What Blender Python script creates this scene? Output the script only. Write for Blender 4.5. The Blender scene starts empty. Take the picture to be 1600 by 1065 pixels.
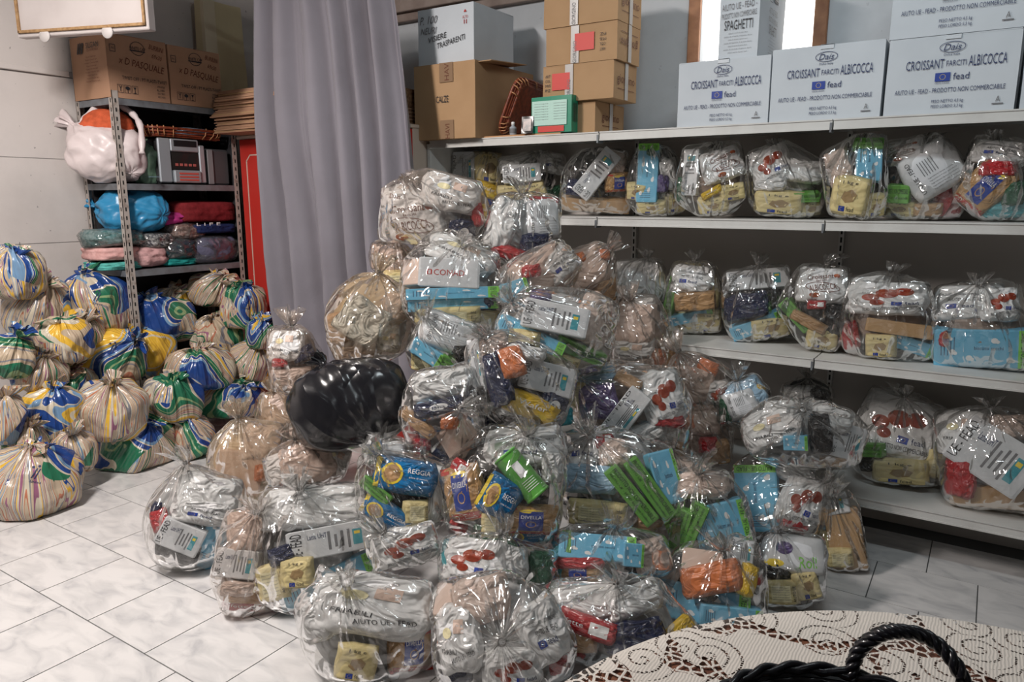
import bpy, bmesh, math, random
from mathutils import Vector, Matrix, noise
from mathutils.bvhtree import BVHTree
R = math.radians
sc = bpy.context.scene
COL = sc.collection

# ------------------------------------------------------------------ camera
FPX, CX, CY = 1148.0, 800.0, 532.5
PITCH = math.atan(222 / FPX); YAW = R(33.03)
CAM = Vector((0, 0, 1.5))
fh = Vector((-math.sin(YAW), math.cos(YAW), 0)); VR = Vector((math.cos(YAW), math.sin(YAW), 0)); UPW = Vector((0, 0, 1))
VF = fh * math.cos(PITCH) - UPW * math.sin(PITCH)
VU = UPW * math.cos(PITCH) + fh * math.sin(PITCH)
cd = bpy.data.cameras.new('camera'); cam = bpy.data.objects.new('camera', cd); COL.objects.link(cam)
cd.sensor_width = 36; cd.lens = FPX / 1600 * 36; cd.clip_start = 0.02
m3 = Matrix((VR, VU, -VF)).transposed()
cam.matrix_world = Matrix.Translation(CAM) @ m3.to_4x4()
sc.camera = cam

# ------------------------------------------------------------------ light and exposure
sc.view_settings.view_transform = 'Standard'; sc.view_settings.look = 'None'
sc.view_settings.gamma = 1; sc.view_settings.use_curve_mapping = False
sc.view_settings.exposure = -0.08
sc.cycles.transparent_max_bounces = 20
sc.cycles.max_bounces = 7
w = bpy.data.worlds.new('world'); sc.world = w; w.use_nodes = True
w.node_tree.nodes['Background'].inputs[0].default_value = (0.75, 0.85, 1, 1)
w.node_tree.nodes['Background'].inputs[1].default_value = 1.0

def area(name, loc, target, sx, sy, power, color):
    l = bpy.data.lights.new(name, 'AREA'); l.shape = 'RECTANGLE'; l.size = sx; l.size_y = sy; l.energy = power; l.color = color
    o = bpy.data.objects.new(name, l); COL.objects.link(o); o.location = loc
    o.rotation_euler = (Vector(target) - Vector(loc)).to_track_quat('-Z', 'Y').to_euler()
    return o
area('ceiling_tube_light', (-2.75, 0.55, 2.98), (-3.0, 1.5, 0), 0.16, 1.2, 150, (1.0, 0.92, 0.87))
area('ceiling_tube_light', (-0.4, 1.7, 2.97), (-0.5, 3.6, 1.5), 1.2, 0.14, 17, (0.86, 0.96, 1.0))  # unseen lamp, tilted to brighten the top-shelf boxes and spare the floor
area('ceiling_tube_light', (0.9, -1.3, 2.97), (0.4, 0.2, 0), 1.2, 0.2, 2.5, (0.88, 0.96, 1.0))

# ------------------------------------------------------------------ helpers
def ray(x, y):
    return VF + VR * ((x - CX) / FPX) - VU * ((y - CY) / FPX)
def at(x, y, t): return CAM + ray(x, y) * t
def onz(x, y, z):
    d = ray(x, y); return CAM + d * ((z - CAM.z) / d.z)
def ony(x, y, Y):
    d = ray(x, y); return CAM + d * (Y / d.y)
def onx(x, y, X):
    d = ray(x, y); return CAM + d * (X / d.x)

def link(o, parent=None):
    COL.objects.link(o)
    if parent is not None: o.parent = parent
    return o
def tag(o, label=None, cat=None, group=None, kind=None):
    if label: o['label'] = label
    if cat: o['category'] = cat
    if group: o['group'] = group
    if kind: o['kind'] = kind
    return o
def thing(name, label, cat, loc=(0, 0, 0), rz=0, group=None):
    o = bpy.data.objects.new(name, None); COL.objects.link(o); o.location = loc; o.rotation_euler = (0, 0, rz)
    o.empty_display_size = 0.05
    return tag(o, label, cat, group)
def new_mesh(name, verts, faces, mat, smooth=False):
    me = bpy.data.meshes.new(name); me.from_pydata([tuple(v) for v in verts], [], faces)
    if mat:
        for m in (mat if isinstance(mat, (list, tuple)) else [mat]): me.materials.append(m)
    if smooth: me.polygons.foreach_set('use_smooth', [True] * len(me.polygons))
    me.update(); return me
def mobj(name, verts, faces, mat, parent=None, smooth=False):
    return link(bpy.data.objects.new(name, new_mesh(name, verts, faces, mat, smooth)), parent)
BOXF = [(0, 3, 2, 1), (4, 5, 6, 7), (0, 1, 5, 4), (1, 2, 6, 5), (2, 3, 7, 6), (3, 0, 4, 7)]
def boxv(a, b):
    x0, y0, z0 = a; x1, y1, z1 = b
    return [(x0, y0, z0), (x1, y0, z0), (x1, y1, z0), (x0, y1, z0), (x0, y0, z1), (x1, y0, z1), (x1, y1, z1), (x0, y1, z1)]
class MB:
    def __init__(s): s.v = []; s.f = []; s.mi = []
    def add(s, v, f, mi=0):
        n = len(s.v); s.v += [tuple(q) for q in v]; s.f += [tuple(i + n for i in q) for q in f]; s.mi += [mi] * len(f)
    def box(s, a, b, mi=0): s.add(boxv(a, b), BOXF, mi)
    def obox(s, c, h, M, mi=0):
        s.add([Vector(c) + M @ Vector(p) for p in boxv((-h[0], -h[1], -h[2]), h)], BOXF, mi)
    def tube(s, pts, r, n=8, mi=0, caps=True, close=False):
        pts = [Vector(p) for p in pts]; rings = []
        up = Vector((0, 0, 1))
        for i, p in enumerate(pts):
            d = (pts[min(i + 1, len(pts) - 1)] - pts[max(i - 1, 0)]).normalized()
            a = d.cross(up)
            if a.length < 1e-3: a = d.cross(Vector((1, 0, 0)))
            a.normalize(); b = d.cross(a); rr = r[i] if isinstance(r, (list, tuple)) else r
            rings.append([p + (a * math.cos(2 * math.pi * k / n) + b * math.sin(2 * math.pi * k / n)) * rr for k in range(n)])
        v = [q for g in rings for q in g]; f = []
        for i in range(len(rings) - 1):
            for k in range(n):
                f.append((i * n + k, i * n + (k + 1) % n, (i + 1) * n + (k + 1) % n, (i + 1) * n + k))
        if caps: f += [tuple(range(n))[::-1], tuple(range(len(v) - n, len(v)))]
        s.add(v, f, mi)
    def build(s, name, mat, parent=None, smooth=False, bevel=0, shift=None):
        v = s.v if shift is None else [tuple(Vector(q) - Vector(shift)) for q in s.v]
        o = mobj(name, v, s.f, mat, parent, smooth)
        if isinstance(mat, (list, tuple)): o.data.polygons.foreach_set('material_index', s.mi)
        if bevel: bev(o.data, bevel)
        return o
def bev(me, w, seg=1):
    bm = bmesh.new(); bm.from_mesh(me)
    bmesh.ops.bevel(bm, geom=bm.edges[:], offset=w, segments=seg, affect='EDGES', clamp_overlap=True)
    bm.to_mesh(me); bm.free()

# ------------------------------------------------------------------ materials
def mat(name, col, rough=0.5, metal=0, spec=0.5, bump=None, var=None, coat=0, alpha=None, sheen=0):
    m = bpy.data.materials.new(name); m.use_nodes = True; nt = m.node_tree; b = nt.nodes['Principled BSDF']
    b.inputs['Base Color'].default_value = (*col, 1); b.inputs['Roughness'].default_value = rough
    b.inputs['Metallic'].default_value = metal; b.inputs['Specular IOR Level'].default_value = spec
    b.inputs['Coat Weight'].default_value = coat; b.inputs['Sheen Weight'].default_value = sheen
    tc = nt.nodes.new('ShaderNodeTexCoord')
    if var:   # var = (scale, second colour, contrast low, high)
        n = nt.nodes.new('ShaderNodeTexNoise'); n.inputs['Scale'].default_value = var[0]; n.inputs['Detail'].default_value = 5
        r = nt.nodes.new('ShaderNodeValToRGB'); r.color_ramp.elements[0].position = var[2]; r.color_ramp.elements[1].position = var[3]
        r.color_ramp.elements[0].color = (*var[1], 1); r.color_ramp.elements[1].color = (*col, 1)
        nt.links.new(tc.outputs['Object'], n.inputs['Vector']); nt.links.new(n.outputs['Fac'], r.inputs['Fac'])
        nt.links.new(r.outputs['Color'], b.inputs['Base Color'])
    if bump:  # (scale, strength, distance)
        n2 = nt.nodes.new('ShaderNodeTexNoise'); n2.inputs['Scale'].default_value = bump[0]; n2.inputs['Detail'].default_value = 3
        bp = nt.nodes.new('ShaderNodeBump'); bp.inputs['Strength'].default_value = bump[1]; bp.inputs['Distance'].default_value = bump[2]
        nt.links.new(tc.outputs['Object'], n2.inputs['Vector']); nt.links.new(n2.outputs['Fac'], bp.inputs['Height'])
        nt.links.new(bp.outputs['Normal'], b.inputs['Normal'])
    return m
def ramp(nt, stops, interp='CONSTANT'):
    r = nt.nodes.new('ShaderNodeValToRGB'); cr = r.color_ramp; cr.interpolation = interp
    while len(cr.elements) > 1: cr.elements.remove(cr.elements[-1])
    cr.elements[0].position = stops[0][0]; cr.elements[0].color = (*stops[0][1], 1)
    for p, c in stops[1:]:
        e = cr.elements.new(p); e.color = (*c, 1)
    return r
def math_node(nt, op, a, b=None, c=None):
    n = nt.nodes.new('ShaderNodeMath'); n.operation = op
    for i, v in enumerate((a, b, c)):
        if v is None: continue
        if isinstance(v, (int, float)): n.inputs[i].default_value = v
        else: nt.links.new(v, n.inputs[i])
    return n.outputs[0]

def crinkle(nt, scale, uvk=None):
    """height field of sharp creases: ridged noise mixed with cell creases, plus streaks running to the knot"""
    tc = nt.nodes.new('ShaderNodeTexCoord')
    n = nt.nodes.new('ShaderNodeTexNoise'); n.inputs['Scale'].default_value = scale; n.inputs['Detail'].default_value = 1.2; n.inputs['Distortion'].default_value = 0.8
    nt.links.new(tc.outputs['Object'], n.inputs['Vector'])
    a = math_node(nt, 'ABSOLUTE', math_node(nt, 'SUBTRACT', n.outputs['Fac'], 0.5))
    v = nt.nodes.new('ShaderNodeTexVoronoi'); v.inputs['Scale'].default_value = scale * 1.1
    nt.links.new(tc.outputs['Object'], v.inputs['Vector'])
    h = math_node(nt, 'ADD', math_node(nt, 'MULTIPLY', a, 1.6), math_node(nt, 'MULTIPLY', v.outputs['Distance'], 0.25))
    if uvk:
        mp = nt.nodes.new('ShaderNodeMapping'); mp.inputs['Scale'].default_value = (uvk, 1.1, 1)
        nt.links.new(tc.outputs['UV'], mp.inputs['Vector'])
        n2 = nt.nodes.new('ShaderNodeTexNoise'); n2.inputs['Scale'].default_value = 1.0; n2.inputs['Detail'].default_value = 1.2
        nt.links.new(mp.outputs[0], n2.inputs['Vector'])
        s = math_node(nt, 'ABSOLUTE', math_node(nt, 'SUBTRACT', n2.outputs['Fac'], 0.5))
        h = math_node(nt, 'ADD', math_node(nt, 'MULTIPLY', h, .8), math_node(nt, 'MULTIPLY', s, 3.0))
        return h, s
    return h, a

def film_mat(name, tint, haze_col, haze0, haze1, scale=16):
    m = bpy.data.materials.new(name); m.use_nodes = True; nt = m.node_tree
    nt.nodes.remove(nt.nodes['Principled BSDF']); out = nt.nodes['Material Output']
    h, s = crinkle(nt, scale, 11)
    bp = nt.nodes.new('ShaderNodeBump'); bp.inputs['Strength'].default_value = 0.9; bp.inputs['Distance'].default_value = 0.03
    nt.links.new(h, bp.inputs['Height'])
    tr = nt.nodes.new('ShaderNodeBsdfTransparent'); tr.inputs[0].default_value = (*tint, 1)
    gl = nt.nodes.new('ShaderNodeBsdfGlossy'); gl.inputs['Roughness'].default_value = 0.10; gl.inputs[0].default_value = (1, 1, 1, 1)
    nt.links.new(bp.outputs[0], gl.inputs['Normal'])
    df = nt.nodes.new('ShaderNodeBsdfDiffuse'); df.inputs[0].default_value = (*haze_col, 1); nt.links.new(bp.outputs[0], df.inputs['Normal'])
    tl = nt.nodes.new('ShaderNodeBsdfTranslucent'); tl.inputs[0].default_value = (*haze_col, 1)
    mx0 = nt.nodes.new('ShaderNodeMixShader'); mx0.inputs[0].default_value = 0.35; nt.links.new(df.outputs[0], mx0.inputs[1]); nt.links.new(tl.outputs[0], mx0.inputs[2])
    tc = nt.nodes.new('ShaderNodeTexCoord'); n = nt.nodes.new('ShaderNodeTexNoise'); n.inputs['Scale'].default_value = 9; n.inputs['Detail'].default_value = 3
    nt.links.new(tc.outputs['Object'], n.inputs['Vector'])
    mr = nt.nodes.new('ShaderNodeMapRange'); mr.inputs[1].default_value = 0.35; mr.inputs[2].default_value = 0.7
    mr.inputs[3].default_value = haze0; mr.inputs[4].default_value = haze1; nt.links.new(n.outputs['Fac'], mr.inputs[0])
    hz = math_node(nt, 'ADD', mr.outputs[0], math_node(nt, 'MULTIPLY', math_node(nt, 'GREATER_THAN', s, 0.17), 0.05))
    lw = nt.nodes.new('ShaderNodeLayerWeight'); lw.inputs[0].default_value = 0.35
    hz = math_node(nt, 'ADD', hz, math_node(nt, 'MULTIPLY', lw.outputs['Facing'], 0.13))
    mx1 = nt.nodes.new('ShaderNodeMixShader'); nt.links.new(hz, mx1.inputs[0]); nt.links.new(tr.outputs[0], mx1.inputs[1]); nt.links.new(mx0.outputs[0], mx1.inputs[2])
    lf = nt.nodes.new('ShaderNodeLayerWeight'); lf.inputs[0].default_value = 0.25; nt.links.new(bp.outputs[0], lf.inputs['Normal'])
    gf = math_node(nt, 'ADD', 0.08, math_node(nt, 'MULTIPLY', lf.outputs['Fresnel'], 0.62))
    mx2 = nt.nodes.new('ShaderNodeMixShader'); nt.links.new(gf, mx2.inputs[0]); nt.links.new(mx1.outputs[0], mx2.inputs[1]); nt.links.new(gl.outputs[0], mx2.inputs[2])
    nt.links.new(mx2.outputs[0], out.inputs['Surface'])
    return m
FILM = film_mat('clear_film', (0.95, 0.95, 0.94), (0.60, 0.59, 0.57), 0.0, 0.09, 9)
FILMP = film_mat('pinkish_film', (0.95, 0.92, 0.89), (0.64, 0.56, 0.51), 0.04, 0.20, 9)
FILMB = film_mat('milky_beige_film', (0.92, 0.86, 0.77), (0.62, 0.53, 0.42), 0.20, 0.42, 9)
FILMS = film_mat('clear_thin_film', (0.97, 0.97, 0.96), (0.50, 0.50, 0.48), 0.0, 0.07, 9)

def wrap_mat(name, col, rough=0.35, scale=22, strength=0.5, dist=0.012, coat=0.0):
    m = bpy.data.materials.new(name); m.use_nodes = True; nt = m.node_tree; b = nt.nodes['Principled BSDF']
    b.inputs['Base Color'].default_value = (*col, 1); b.inputs['Roughness'].default_value = rough; b.inputs['Coat Weight'].default_value = coat
    tc = nt.nodes.new('ShaderNodeTexCoord'); nz = nt.nodes.new('ShaderNodeTexNoise'); nz.inputs['Scale'].default_value = scale * .8; nz.inputs['Detail'].default_value = 2.0; nz.inputs['Distortion'].default_value = 1.0
    nt.links.new(tc.outputs['Object'], nz.inputs['Vector']); h = nz.outputs['Fac']
    bp = nt.nodes.new('ShaderNodeBump'); bp.inputs['Strength'].default_value = strength * .8; bp.inputs['Distance'].default_value = dist
    nt.links.new(h, bp.inputs['Height']); nt.links.new(bp.outputs[0], b.inputs['Normal'])
    return m
M = {}
M['white_wrap'] = wrap_mat('white_wrap', (0.70, 0.70, 0.70), 0.48, 2.6, 0.7, 0.14)
M['white_wrap_shade'] = wrap_mat('shaded_white_wrap', (0.36, 0.36, 0.36), 0.48, 2.6, 0.7, 0.14)  # white wrap darkened, shade of the gaps put into the colour
M['pink_wrap'] = wrap_mat('pinkish_wrap', (0.56, 0.44, 0.38), 0.4, 2.6, 0.6, 0.12)
M['beige_wrap'] = wrap_mat('beige_wrap', (0.55, 0.43, 0.28), 0.4, 2.6, 0.6, 0.12)
M['pink_wrap_shade'] = wrap_mat('shaded_pinkish_wrap', (0.30, 0.23, 0.19), 0.4, 2.6, 0.6, 0.12)  # pinkish wrap darkened the same way, painted gap shade
M['foil'] = wrap_mat('silver_foil', (0.72, 0.78, 0.82), 0.16, 3.2, 1.0, 0.2)
M['yellow_paper'] = wrap_mat('yellow_paper', (0.66, 0.55, 0.27), 0.6, 2.2, 0.4, 0.07)
M['white_card'] = mat('white_card', (0.64, 0.65, 0.67), 0.45, var=(3, (0.56, 0.58, 0.60), 0.3, 0.6))
M['blue_card'] = mat('light_blue_card', (0.16, 0.47, 0.68), 0.4)
M['green_card'] = mat('green_card', (0.13, 0.36, 0.06), 0.45)
M['pasta'] = wrap_mat('pasta_packet', (0.45, 0.26, 0.11), 0.28, 5, 0.6, 0.08)
M['blue_wrap'] = wrap_mat('blue_wrap', (0.01, 0.14, 0.34), 0.22, 3, 0.6, 0.1)
M['navy_wrap'] = wrap_mat('navy_wrap', (0.012, 0.018, 0.06), 0.25, 3, 0.7, 0.1)
M['dark_wrap'] = wrap_mat('dark_wrap', (0.02, 0.018, 0.018), 0.25, 3, 0.7, 0.1)
M['red_wrap'] = wrap_mat('red_wrap', (0.42, 0.02, 0.025), 0.28, 3, 0.6, 0.1)
M['orange_wrap'] = wrap_mat('orange_wrap', (0.56, 0.17, 0.06), 0.35, 3, 0.5, 0.08)
M['yellow_wrap'] = wrap_mat('yellow_wrap', (0.72, 0.47, 0.03), 0.3, 3, 0.6, 0.08)
M['tan_wrap'] = wrap_mat('tan_wrap', (0.42, 0.25, 0.12), 0.4, 3, 0.5, 0.08)
M['purple_wrap'] = wrap_mat('purple_wrap', (0.10, 0.07, 0.18), 0.35, 3, 0.6, 0.1)
M['teal_wrap'] = wrap_mat('teal_wrap', (0.06, 0.33, 0.38), 0.3, 3, 0.6, 0.1)
M['palebl_wrap'] = wrap_mat('pale_blue_wrap', (0.33, 0.50, 0.66), 0.3, 3, 0.6, 0.1)
M['dkgreen_wrap'] = wrap_mat('dark_green_wrap', (0.02, 0.10, 0.05), 0.3, 3, 0.6, 0.1)
M['pink_card'] = mat('pink_card', (0.62, 0.46, 0.38), 0.5)
M['tan_card'] = mat('tan_card', (0.48, 0.30, 0.15), 0.6)
M['can_green'] = mat('can_green', (0.12, 0.40, 0.07), 0.3, coat=0.3)
M['can_metal'] = mat('can_metal', (0.6, 0.6, 0.6), 0.3, metal=1)
M['ink_black'] = mat('ink_black', (0.02, 0.02, 0.025), 0.6)
M['ink_navy'] = mat('ink_navy', (0.02, 0.035, 0.11), 0.6)
M['ink_red'] = mat('ink_red', (0.45, 0.03, 0.02), 0.6)
M['ink_brown'] = mat('ink_brown', (0.13, 0.035, 0.015), 0.6)
M['ink_white'] = mat('ink_white', (0.85, 0.85, 0.85), 0.5)
M['ink_teal'] = mat('ink_teal', (0.05, 0.30, 0.36), 0.5)
M['ink_green'] = mat('ink_green', (0.22, 0.62, 0.08), 0.5)
M['ink_yellow'] = mat('ink_yellow', (0.8, 0.6, 0.05), 0.5)
M['eu_blue'] = mat('eu_blue', (0.01, 0.04, 0.28), 0.5)
M['ink_gray'] = mat('ink_gray', (0.16, 0.16, 0.17), 0.6)
M['patch_brown'] = mat('patch_brown', (0.30, 0.20, 0.09), 0.6)
M['cardboard'] = mat('cardboard', (0.44, 0.28, 0.155), 0.8, spec=0.2, var=(6, (0.40, 0.25, 0.135), 0.3, 0.6), bump=(90, 0.08, 0.004))
M['cardboard_pink'] = mat('cardboard_warm', (0.40, 0.235, 0.15), 0.8, spec=0.2, var=(6, (0.36, 0.21, 0.13), 0.3, 0.6), bump=(90, 0.08, 0.004))
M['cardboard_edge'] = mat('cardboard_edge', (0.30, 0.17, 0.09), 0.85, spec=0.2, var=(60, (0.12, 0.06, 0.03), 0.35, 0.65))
M['tape_brown'] = mat('tape_brown', (0.27, 0.17, 0.10), 0.35)
M['tape_white'] = mat('tape_white', (0.55, 0.52, 0.50), 0.22)
M['white_box'] = mat('white_carton_board', (0.58, 0.62, 0.66), 0.7, spec=0.25, var=(4, (0.52, 0.56, 0.60), 0.3, 0.65), bump=(60, 0.06, 0.004))
M['shelf_metal'] = mat('shelf_metal', (0.62, 0.62, 0.60), 0.42, spec=0.4, var=(7, (0.54, 0.53, 0.51), 0.3, 0.55))
M['back_panel'] = mat('back_panel', (0.50, 0.47, 0.44), 0.6, spec=0.3)
M['dark_slot'] = mat('dark_slot', (0.01, 0.01, 0.01), 0.8)
M['red_paint'] = mat('red_paint', (0.50, 0.03, 0.022), 0.42)
M['cream_paint'] = mat('cream_paint', (0.62, 0.52, 0.44), 0.5)
M['rack_metal'] = mat('rack_metal', (0.42, 0.38, 0.35), 0.5, metal=0.1, var=(30, (0.20, 0.15, 0.12), 0.25, 0.5))
M['rack_shelf'] = mat('rack_shelf', (0.20, 0.22, 0.24), 0.45, metal=0.3, var=(12, (0.12, 0.12, 0.13), 0.3, 0.6))
M['rack_shade'] = mat('rack_shade_sheet', (0.035, 0.035, 0.04), 0.6)  # near-black colour standing in for shade inside the open rack
M['black_plastic'] = mat('black_plastic', (0.012, 0.012, 0.014), 0.3)
M['silver_plastic'] = mat('silver_plastic', (0.42, 0.46, 0.50), 0.3, metal=0.5)
M['wood'] = mat('wood_trim', (0.42, 0.20, 0.10), 0.6, var=(14, (0.28, 0.12, 0.06), 0.3, 0.6))
M['beam'] = mat('beam_wood', (0.30, 0.24, 0.21), 0.7, var=(9, (0.20, 0.15, 0.13), 0.3, 0.6))
M['table_wood'] = mat('table_wood', (0.22, 0.09, 0.05), 0.5, var=(18, (0.12, 0.045, 0.03), 0.3, 0.6))
M['black_wicker'] = mat('black_wicker', (0.008, 0.008, 0.012), 0.28, coat=0.3)
M['wicker'] = mat('red_wicker', (0.24, 0.05, 0.02), 0.45, var=(40, (0.09, 0.02, 0.01), 0.3, 0.6))
M['wicker_light'] = mat('wicker_strand', (0.45, 0.22, 0.10), 0.5)

# ------------------------------------------------------------------ text
_tc = {}
def text_geo(s, shear=0.0):
    k = (s, shear)
    if k in _tc: return _tc[k]
    c = bpy.data.curves.new('t', 'FONT'); c.body = s; c.resolution_u = 2; c.shear = shear
    o = bpy.data.objects.new('t', c); COL.objects.link(o)
    dg = bpy.context.evaluated_depsgraph_get(); me = o.evaluated_get(dg).to_mesh()
    v = [q.co.copy() for q in me.vertices]; f = [tuple(p.vertices) for p in me.polygons]
    o.evaluated_get(dg).to_mesh_clear(); bpy.data.objects.remove(o); bpy.data.curves.remove(c)
    x0 = min(q.x for q in v); x1 = max(q.x for q in v); y0 = min(q.y for q in v); y1 = max(q.y for q in v)
    v = [((q.x - x0) / (x1 - x0) - 0.5, (q.y - y0) / max(y1 - y0, 1e-6) - 0.5) for q in v]
    _tc[k] = (v, f); return _tc[k]
class Print:
    """flat print laid on a face: origin o, axes X, Y (world or local), offset along N"""
    def __init__(s, o, X, Y, off=0.0012):
        s.o = Vector(o); s.X = Vector(X).normalized(); s.Y = Vector(Y).normalized(); s.N = s.X.cross(s.Y); s.off = off; s.g = {}; s.fine = False
    def _mb(s, m): return s.g.setdefault(m, MB())
    def P(s, x, y, k=1): return s.o + s.X * x + s.Y * y + s.N * s.off * k
    def text(s, t, x, y, w, h, m, rot=0, shear=0, k=1):
        v, f = text_geo(t, shear); c, n = math.cos(R(rot)), math.sin(R(rot))
        s._mb(m).add([s.P(x + a * w * c - b * h * n, y + a * w * n + b * h * c, k) for a, b in v], f)
    def rect(s, x, y, w, h, m, rot=0, k=0.6):
        c, n = math.cos(R(rot)), math.sin(R(rot))
        if s.fine and max(w, h) > .1:
            nx, ny = max(1, round(w / .07)), max(1, round(h / .07))
            g = [(i / nx - .5, j / ny - .5) for j in range(ny + 1) for i in range(nx + 1)]
            s._mb(m).add([s.P(x + a * w * c - b * h * n, y + a * w * n + b * h * c, k) for a, b in g], [(j * (nx + 1) + i, j * (nx + 1) + i + 1, (j + 1) * (nx + 1) + i + 1, (j + 1) * (nx + 1) + i) for j in range(ny) for i in range(nx)]); return
        s._mb(m).add([s.P(x + a * w * c - b * h * n, y + a * w * n + b * h * c, k) for a, b in ((-.5, -.5), (.5, -.5), (.5, .5), (-.5, .5))], [(0, 1, 2, 3)])
    def disc(s, x, y, w, h, m, n=14, k=0.6, rot=0):
        c, q = math.cos(R(rot)), math.sin(R(rot)); L = []
        if s.fine and max(w, h) > .1:
            L = [s.P(x, y, k)]
            for rr in (.35, .7, 1):
                for i in range(n):
                    a = math.cos(2 * math.pi * i / n) * w / 2 * rr; b = math.sin(2 * math.pi * i / n) * h / 2 * rr; L.append(s.P(x + a * c - b * q, y + a * q + b * c, k))
            F = [(0, 1 + i, 1 + (i + 1) % n) for i in range(n)] + [(1 + r_ * n + i, 1 + (r_ + 1) * n + i, 1 + (r_ + 1) * n + (i + 1) % n, 1 + r_ * n + (i + 1) % n) for r_ in range(2) for i in range(n)]
            s._mb(m).add(L, F); return
        for i in range(n):
            a = math.cos(2 * math.pi * i / n) * w / 2; b = math.sin(2 * math.pi * i / n) * h / 2
            L.append(s.P(x + a * c - b * q, y + a * q + b * c, k))
        s._mb(m).add(L, [tuple(range(n))])
    def ring(s, x, y, w, h, th, m, n=20, a0=0, a1=360, k=1):
        L = []
        for i in range(n + 1):
            a = R(a0 + (a1 - a0) * i / n)
            L += [s.P(x + math.cos(a) * w / 2, y + math.sin(a) * h / 2, k), s.P(x + math.cos(a) * (w / 2 - th), y + math.sin(a) * (h / 2 - th), k)]
        s._mb(m).add(L, [(2 * i, 2 * i + 1, 2 * i + 3, 2 * i + 2) for i in range(n)])
    def frame(s, x, y, w, h, th, m):
        for dx, dy, a, b in ((0, h / 2, w, th), (0, -h / 2, w, th), (w / 2, 0, th, h), (-w / 2, 0, th, h)): s.rect(x + dx, y + dy, a, b, m, k=1)
    def flag(s, x, y, w, h):
        s.rect(x, y, w, h, M['eu_blue'])
        for i in range(12):
            a = i * math.pi / 6; s.disc(x + math.cos(a) * h * .3, y + math.sin(a) * h * .3, h * .09, h * .09, M['ink_yellow'], n=5, k=1)
    def build(s, parent, name='printed_text', shift=(0, 0, 0)):
        """one flat mesh per thing, a material slot per ink"""
        if not s.g: return None
        mb = MB(); ms = list(s.g)
        for i, m in enumerate(ms):
            g = s.g[m]; mb.add(g.v, g.f, i)
        return mb.build(name, ms, parent, shift=shift)
    def drape(s, bvh, lift=0.012):
        """lay the print on a curved front (unit shapes, +Z front)"""
        for g in s.g.values():
            nv = []
            for p in g.v:
                k = (Vector(p) - s.o).dot(s.N) / s.off
                h = bvh.ray_cast(Vector((p[0], p[1], 2)), Vector((0, 0, -1)))
                nv.append((p[0], p[1], (h[0].z if h[0] else 0.2) + lift * (0.6 + k)))
            g.v = nv

# ------------------------------------------------------------------ room shell
GROUP = 'structure'
def wall(name, a, b, m):
    mb = MB(); mb.box(a, b); o = mb.build(name, m); return tag(o, kind='structure')
def wall_mat(name, col, spots=0.5):
    m = mat(name, col, 0.75, spec=0.25, bump=(14, 0.12, 0.01)); nt = m.node_tree; b = nt.nodes['Principled BSDF']
    tc = nt.nodes.new('ShaderNodeTexCoord')
    n = nt.nodes.new('ShaderNodeTexNoise'); n.inputs['Scale'].default_value = 2.2; n.inputs['Detail'].default_value = 8; n.inputs['Roughness'].default_value = 0.65
    nt.links.new(tc.outputs['Object'], n.inputs['Vector'])
    r = ramp(nt, [(0.3, tuple(c * 0.86 for c in col)), (0.6, col)], 'LINEAR'); nt.links.new(n.outputs['Fac'], r.inputs[0])
    v = nt.nodes.new('ShaderNodeTexNoise'); v.inputs['Scale'].default_value = 34; v.inputs['Detail'].default_value = 2
    nt.links.new(tc.outputs['Object'], v.inputs['Vector'])
    f = math_node(nt, 'MULTIPLY', math_node(nt, 'GREATER_THAN', v.outputs['Fac'], 0.735), spots)
    mx = nt.nodes.new('ShaderNodeMix'); mx.data_type = 'RGBA'; nt.links.new(f, mx.inputs[0]); nt.links.new(r.outputs[0], mx.inputs[6])
    mx.inputs[7].default_value = (0.10, 0.10, 0.11, 1); nt.links.new(mx.outputs[2], b.inputs['Base Color'])
    return m
WM = wall_mat('wall_paint', (0.62, 0.58, 0.56)); WB = wall_mat('wall_paint_cool', (0.60, 0.63, 0.66), 0.15)
XL, XR, YB, YF, ZC = -4.62, 2.6, 3.86, -2.6, 3.1
wall('wall_left', (XL - .1, YF, -.05), (XL, YB, ZC), WM)
# back wall with a real opening for the window
wx0, wx1, wz0 = -1.36, -0.81, 2.16; wz1 = 2.95
mb = MB()
for a, b in (((XL - .1, YB, -.05), (wx0, YB + .2, ZC)), ((wx1, YB, -.05), (XR + .1, YB + .2, ZC)), ((wx0, YB, -.05), (wx1, YB + .2, wz0)), ((wx0, YB, wz1), (wx1, YB + .2, ZC))):
    mb.box(a, b)
tag(mb.build('wall_back', WB), kind='structure')
WD = mat('wall_darkened', (0.22, 0.22, 0.22), 0.8)  # unseen walls darkened to cut bounce light and raise contrast
wall('wall_right', (XR, YF, -.05), (XR + .1, YB, ZC), WD)
wall('wall_front', (XL - .1, YF - .1, -.05), (XR + .1, YF, ZC), WD)
wall('ceiling', (XL - .1, YF - .1, ZC), (XR + .1, YB + .2, ZC + .1), mat('ceiling_darkened', (0.36, 0.35, 0.34), 0.8))  # out-of-view ceiling, darkened likewise for less bounce
wn = tag(thing('window_1', None, None), kind='structure')
mb = MB(); mb.box((wx0, YB + .09, wz0), (wx1, YB + .1, wz1))
em = bpy.data.materials.new('daylit_frosted_pane'); em.use_nodes = True
e = em.node_tree.nodes.new('ShaderNodeEmission'); e.inputs[0].default_value = (1.0, 0.97, 0.92, 1); e.inputs[1].default_value = 3.2
em.node_tree.links.new(e.outputs[0], em.node_tree.nodes['Material Output'].inputs['Surface'])
mb.build('pane', em, wn)
mb = MB()
mb.box((wx0 - .06, YB - .03, wz0 - .05), (wx0, YB - .001, wz1 + .05)); mb.box((wx1, YB - .03, wz0 - .05), (wx1 + .06, YB - .001, wz1 + .05))
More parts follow.
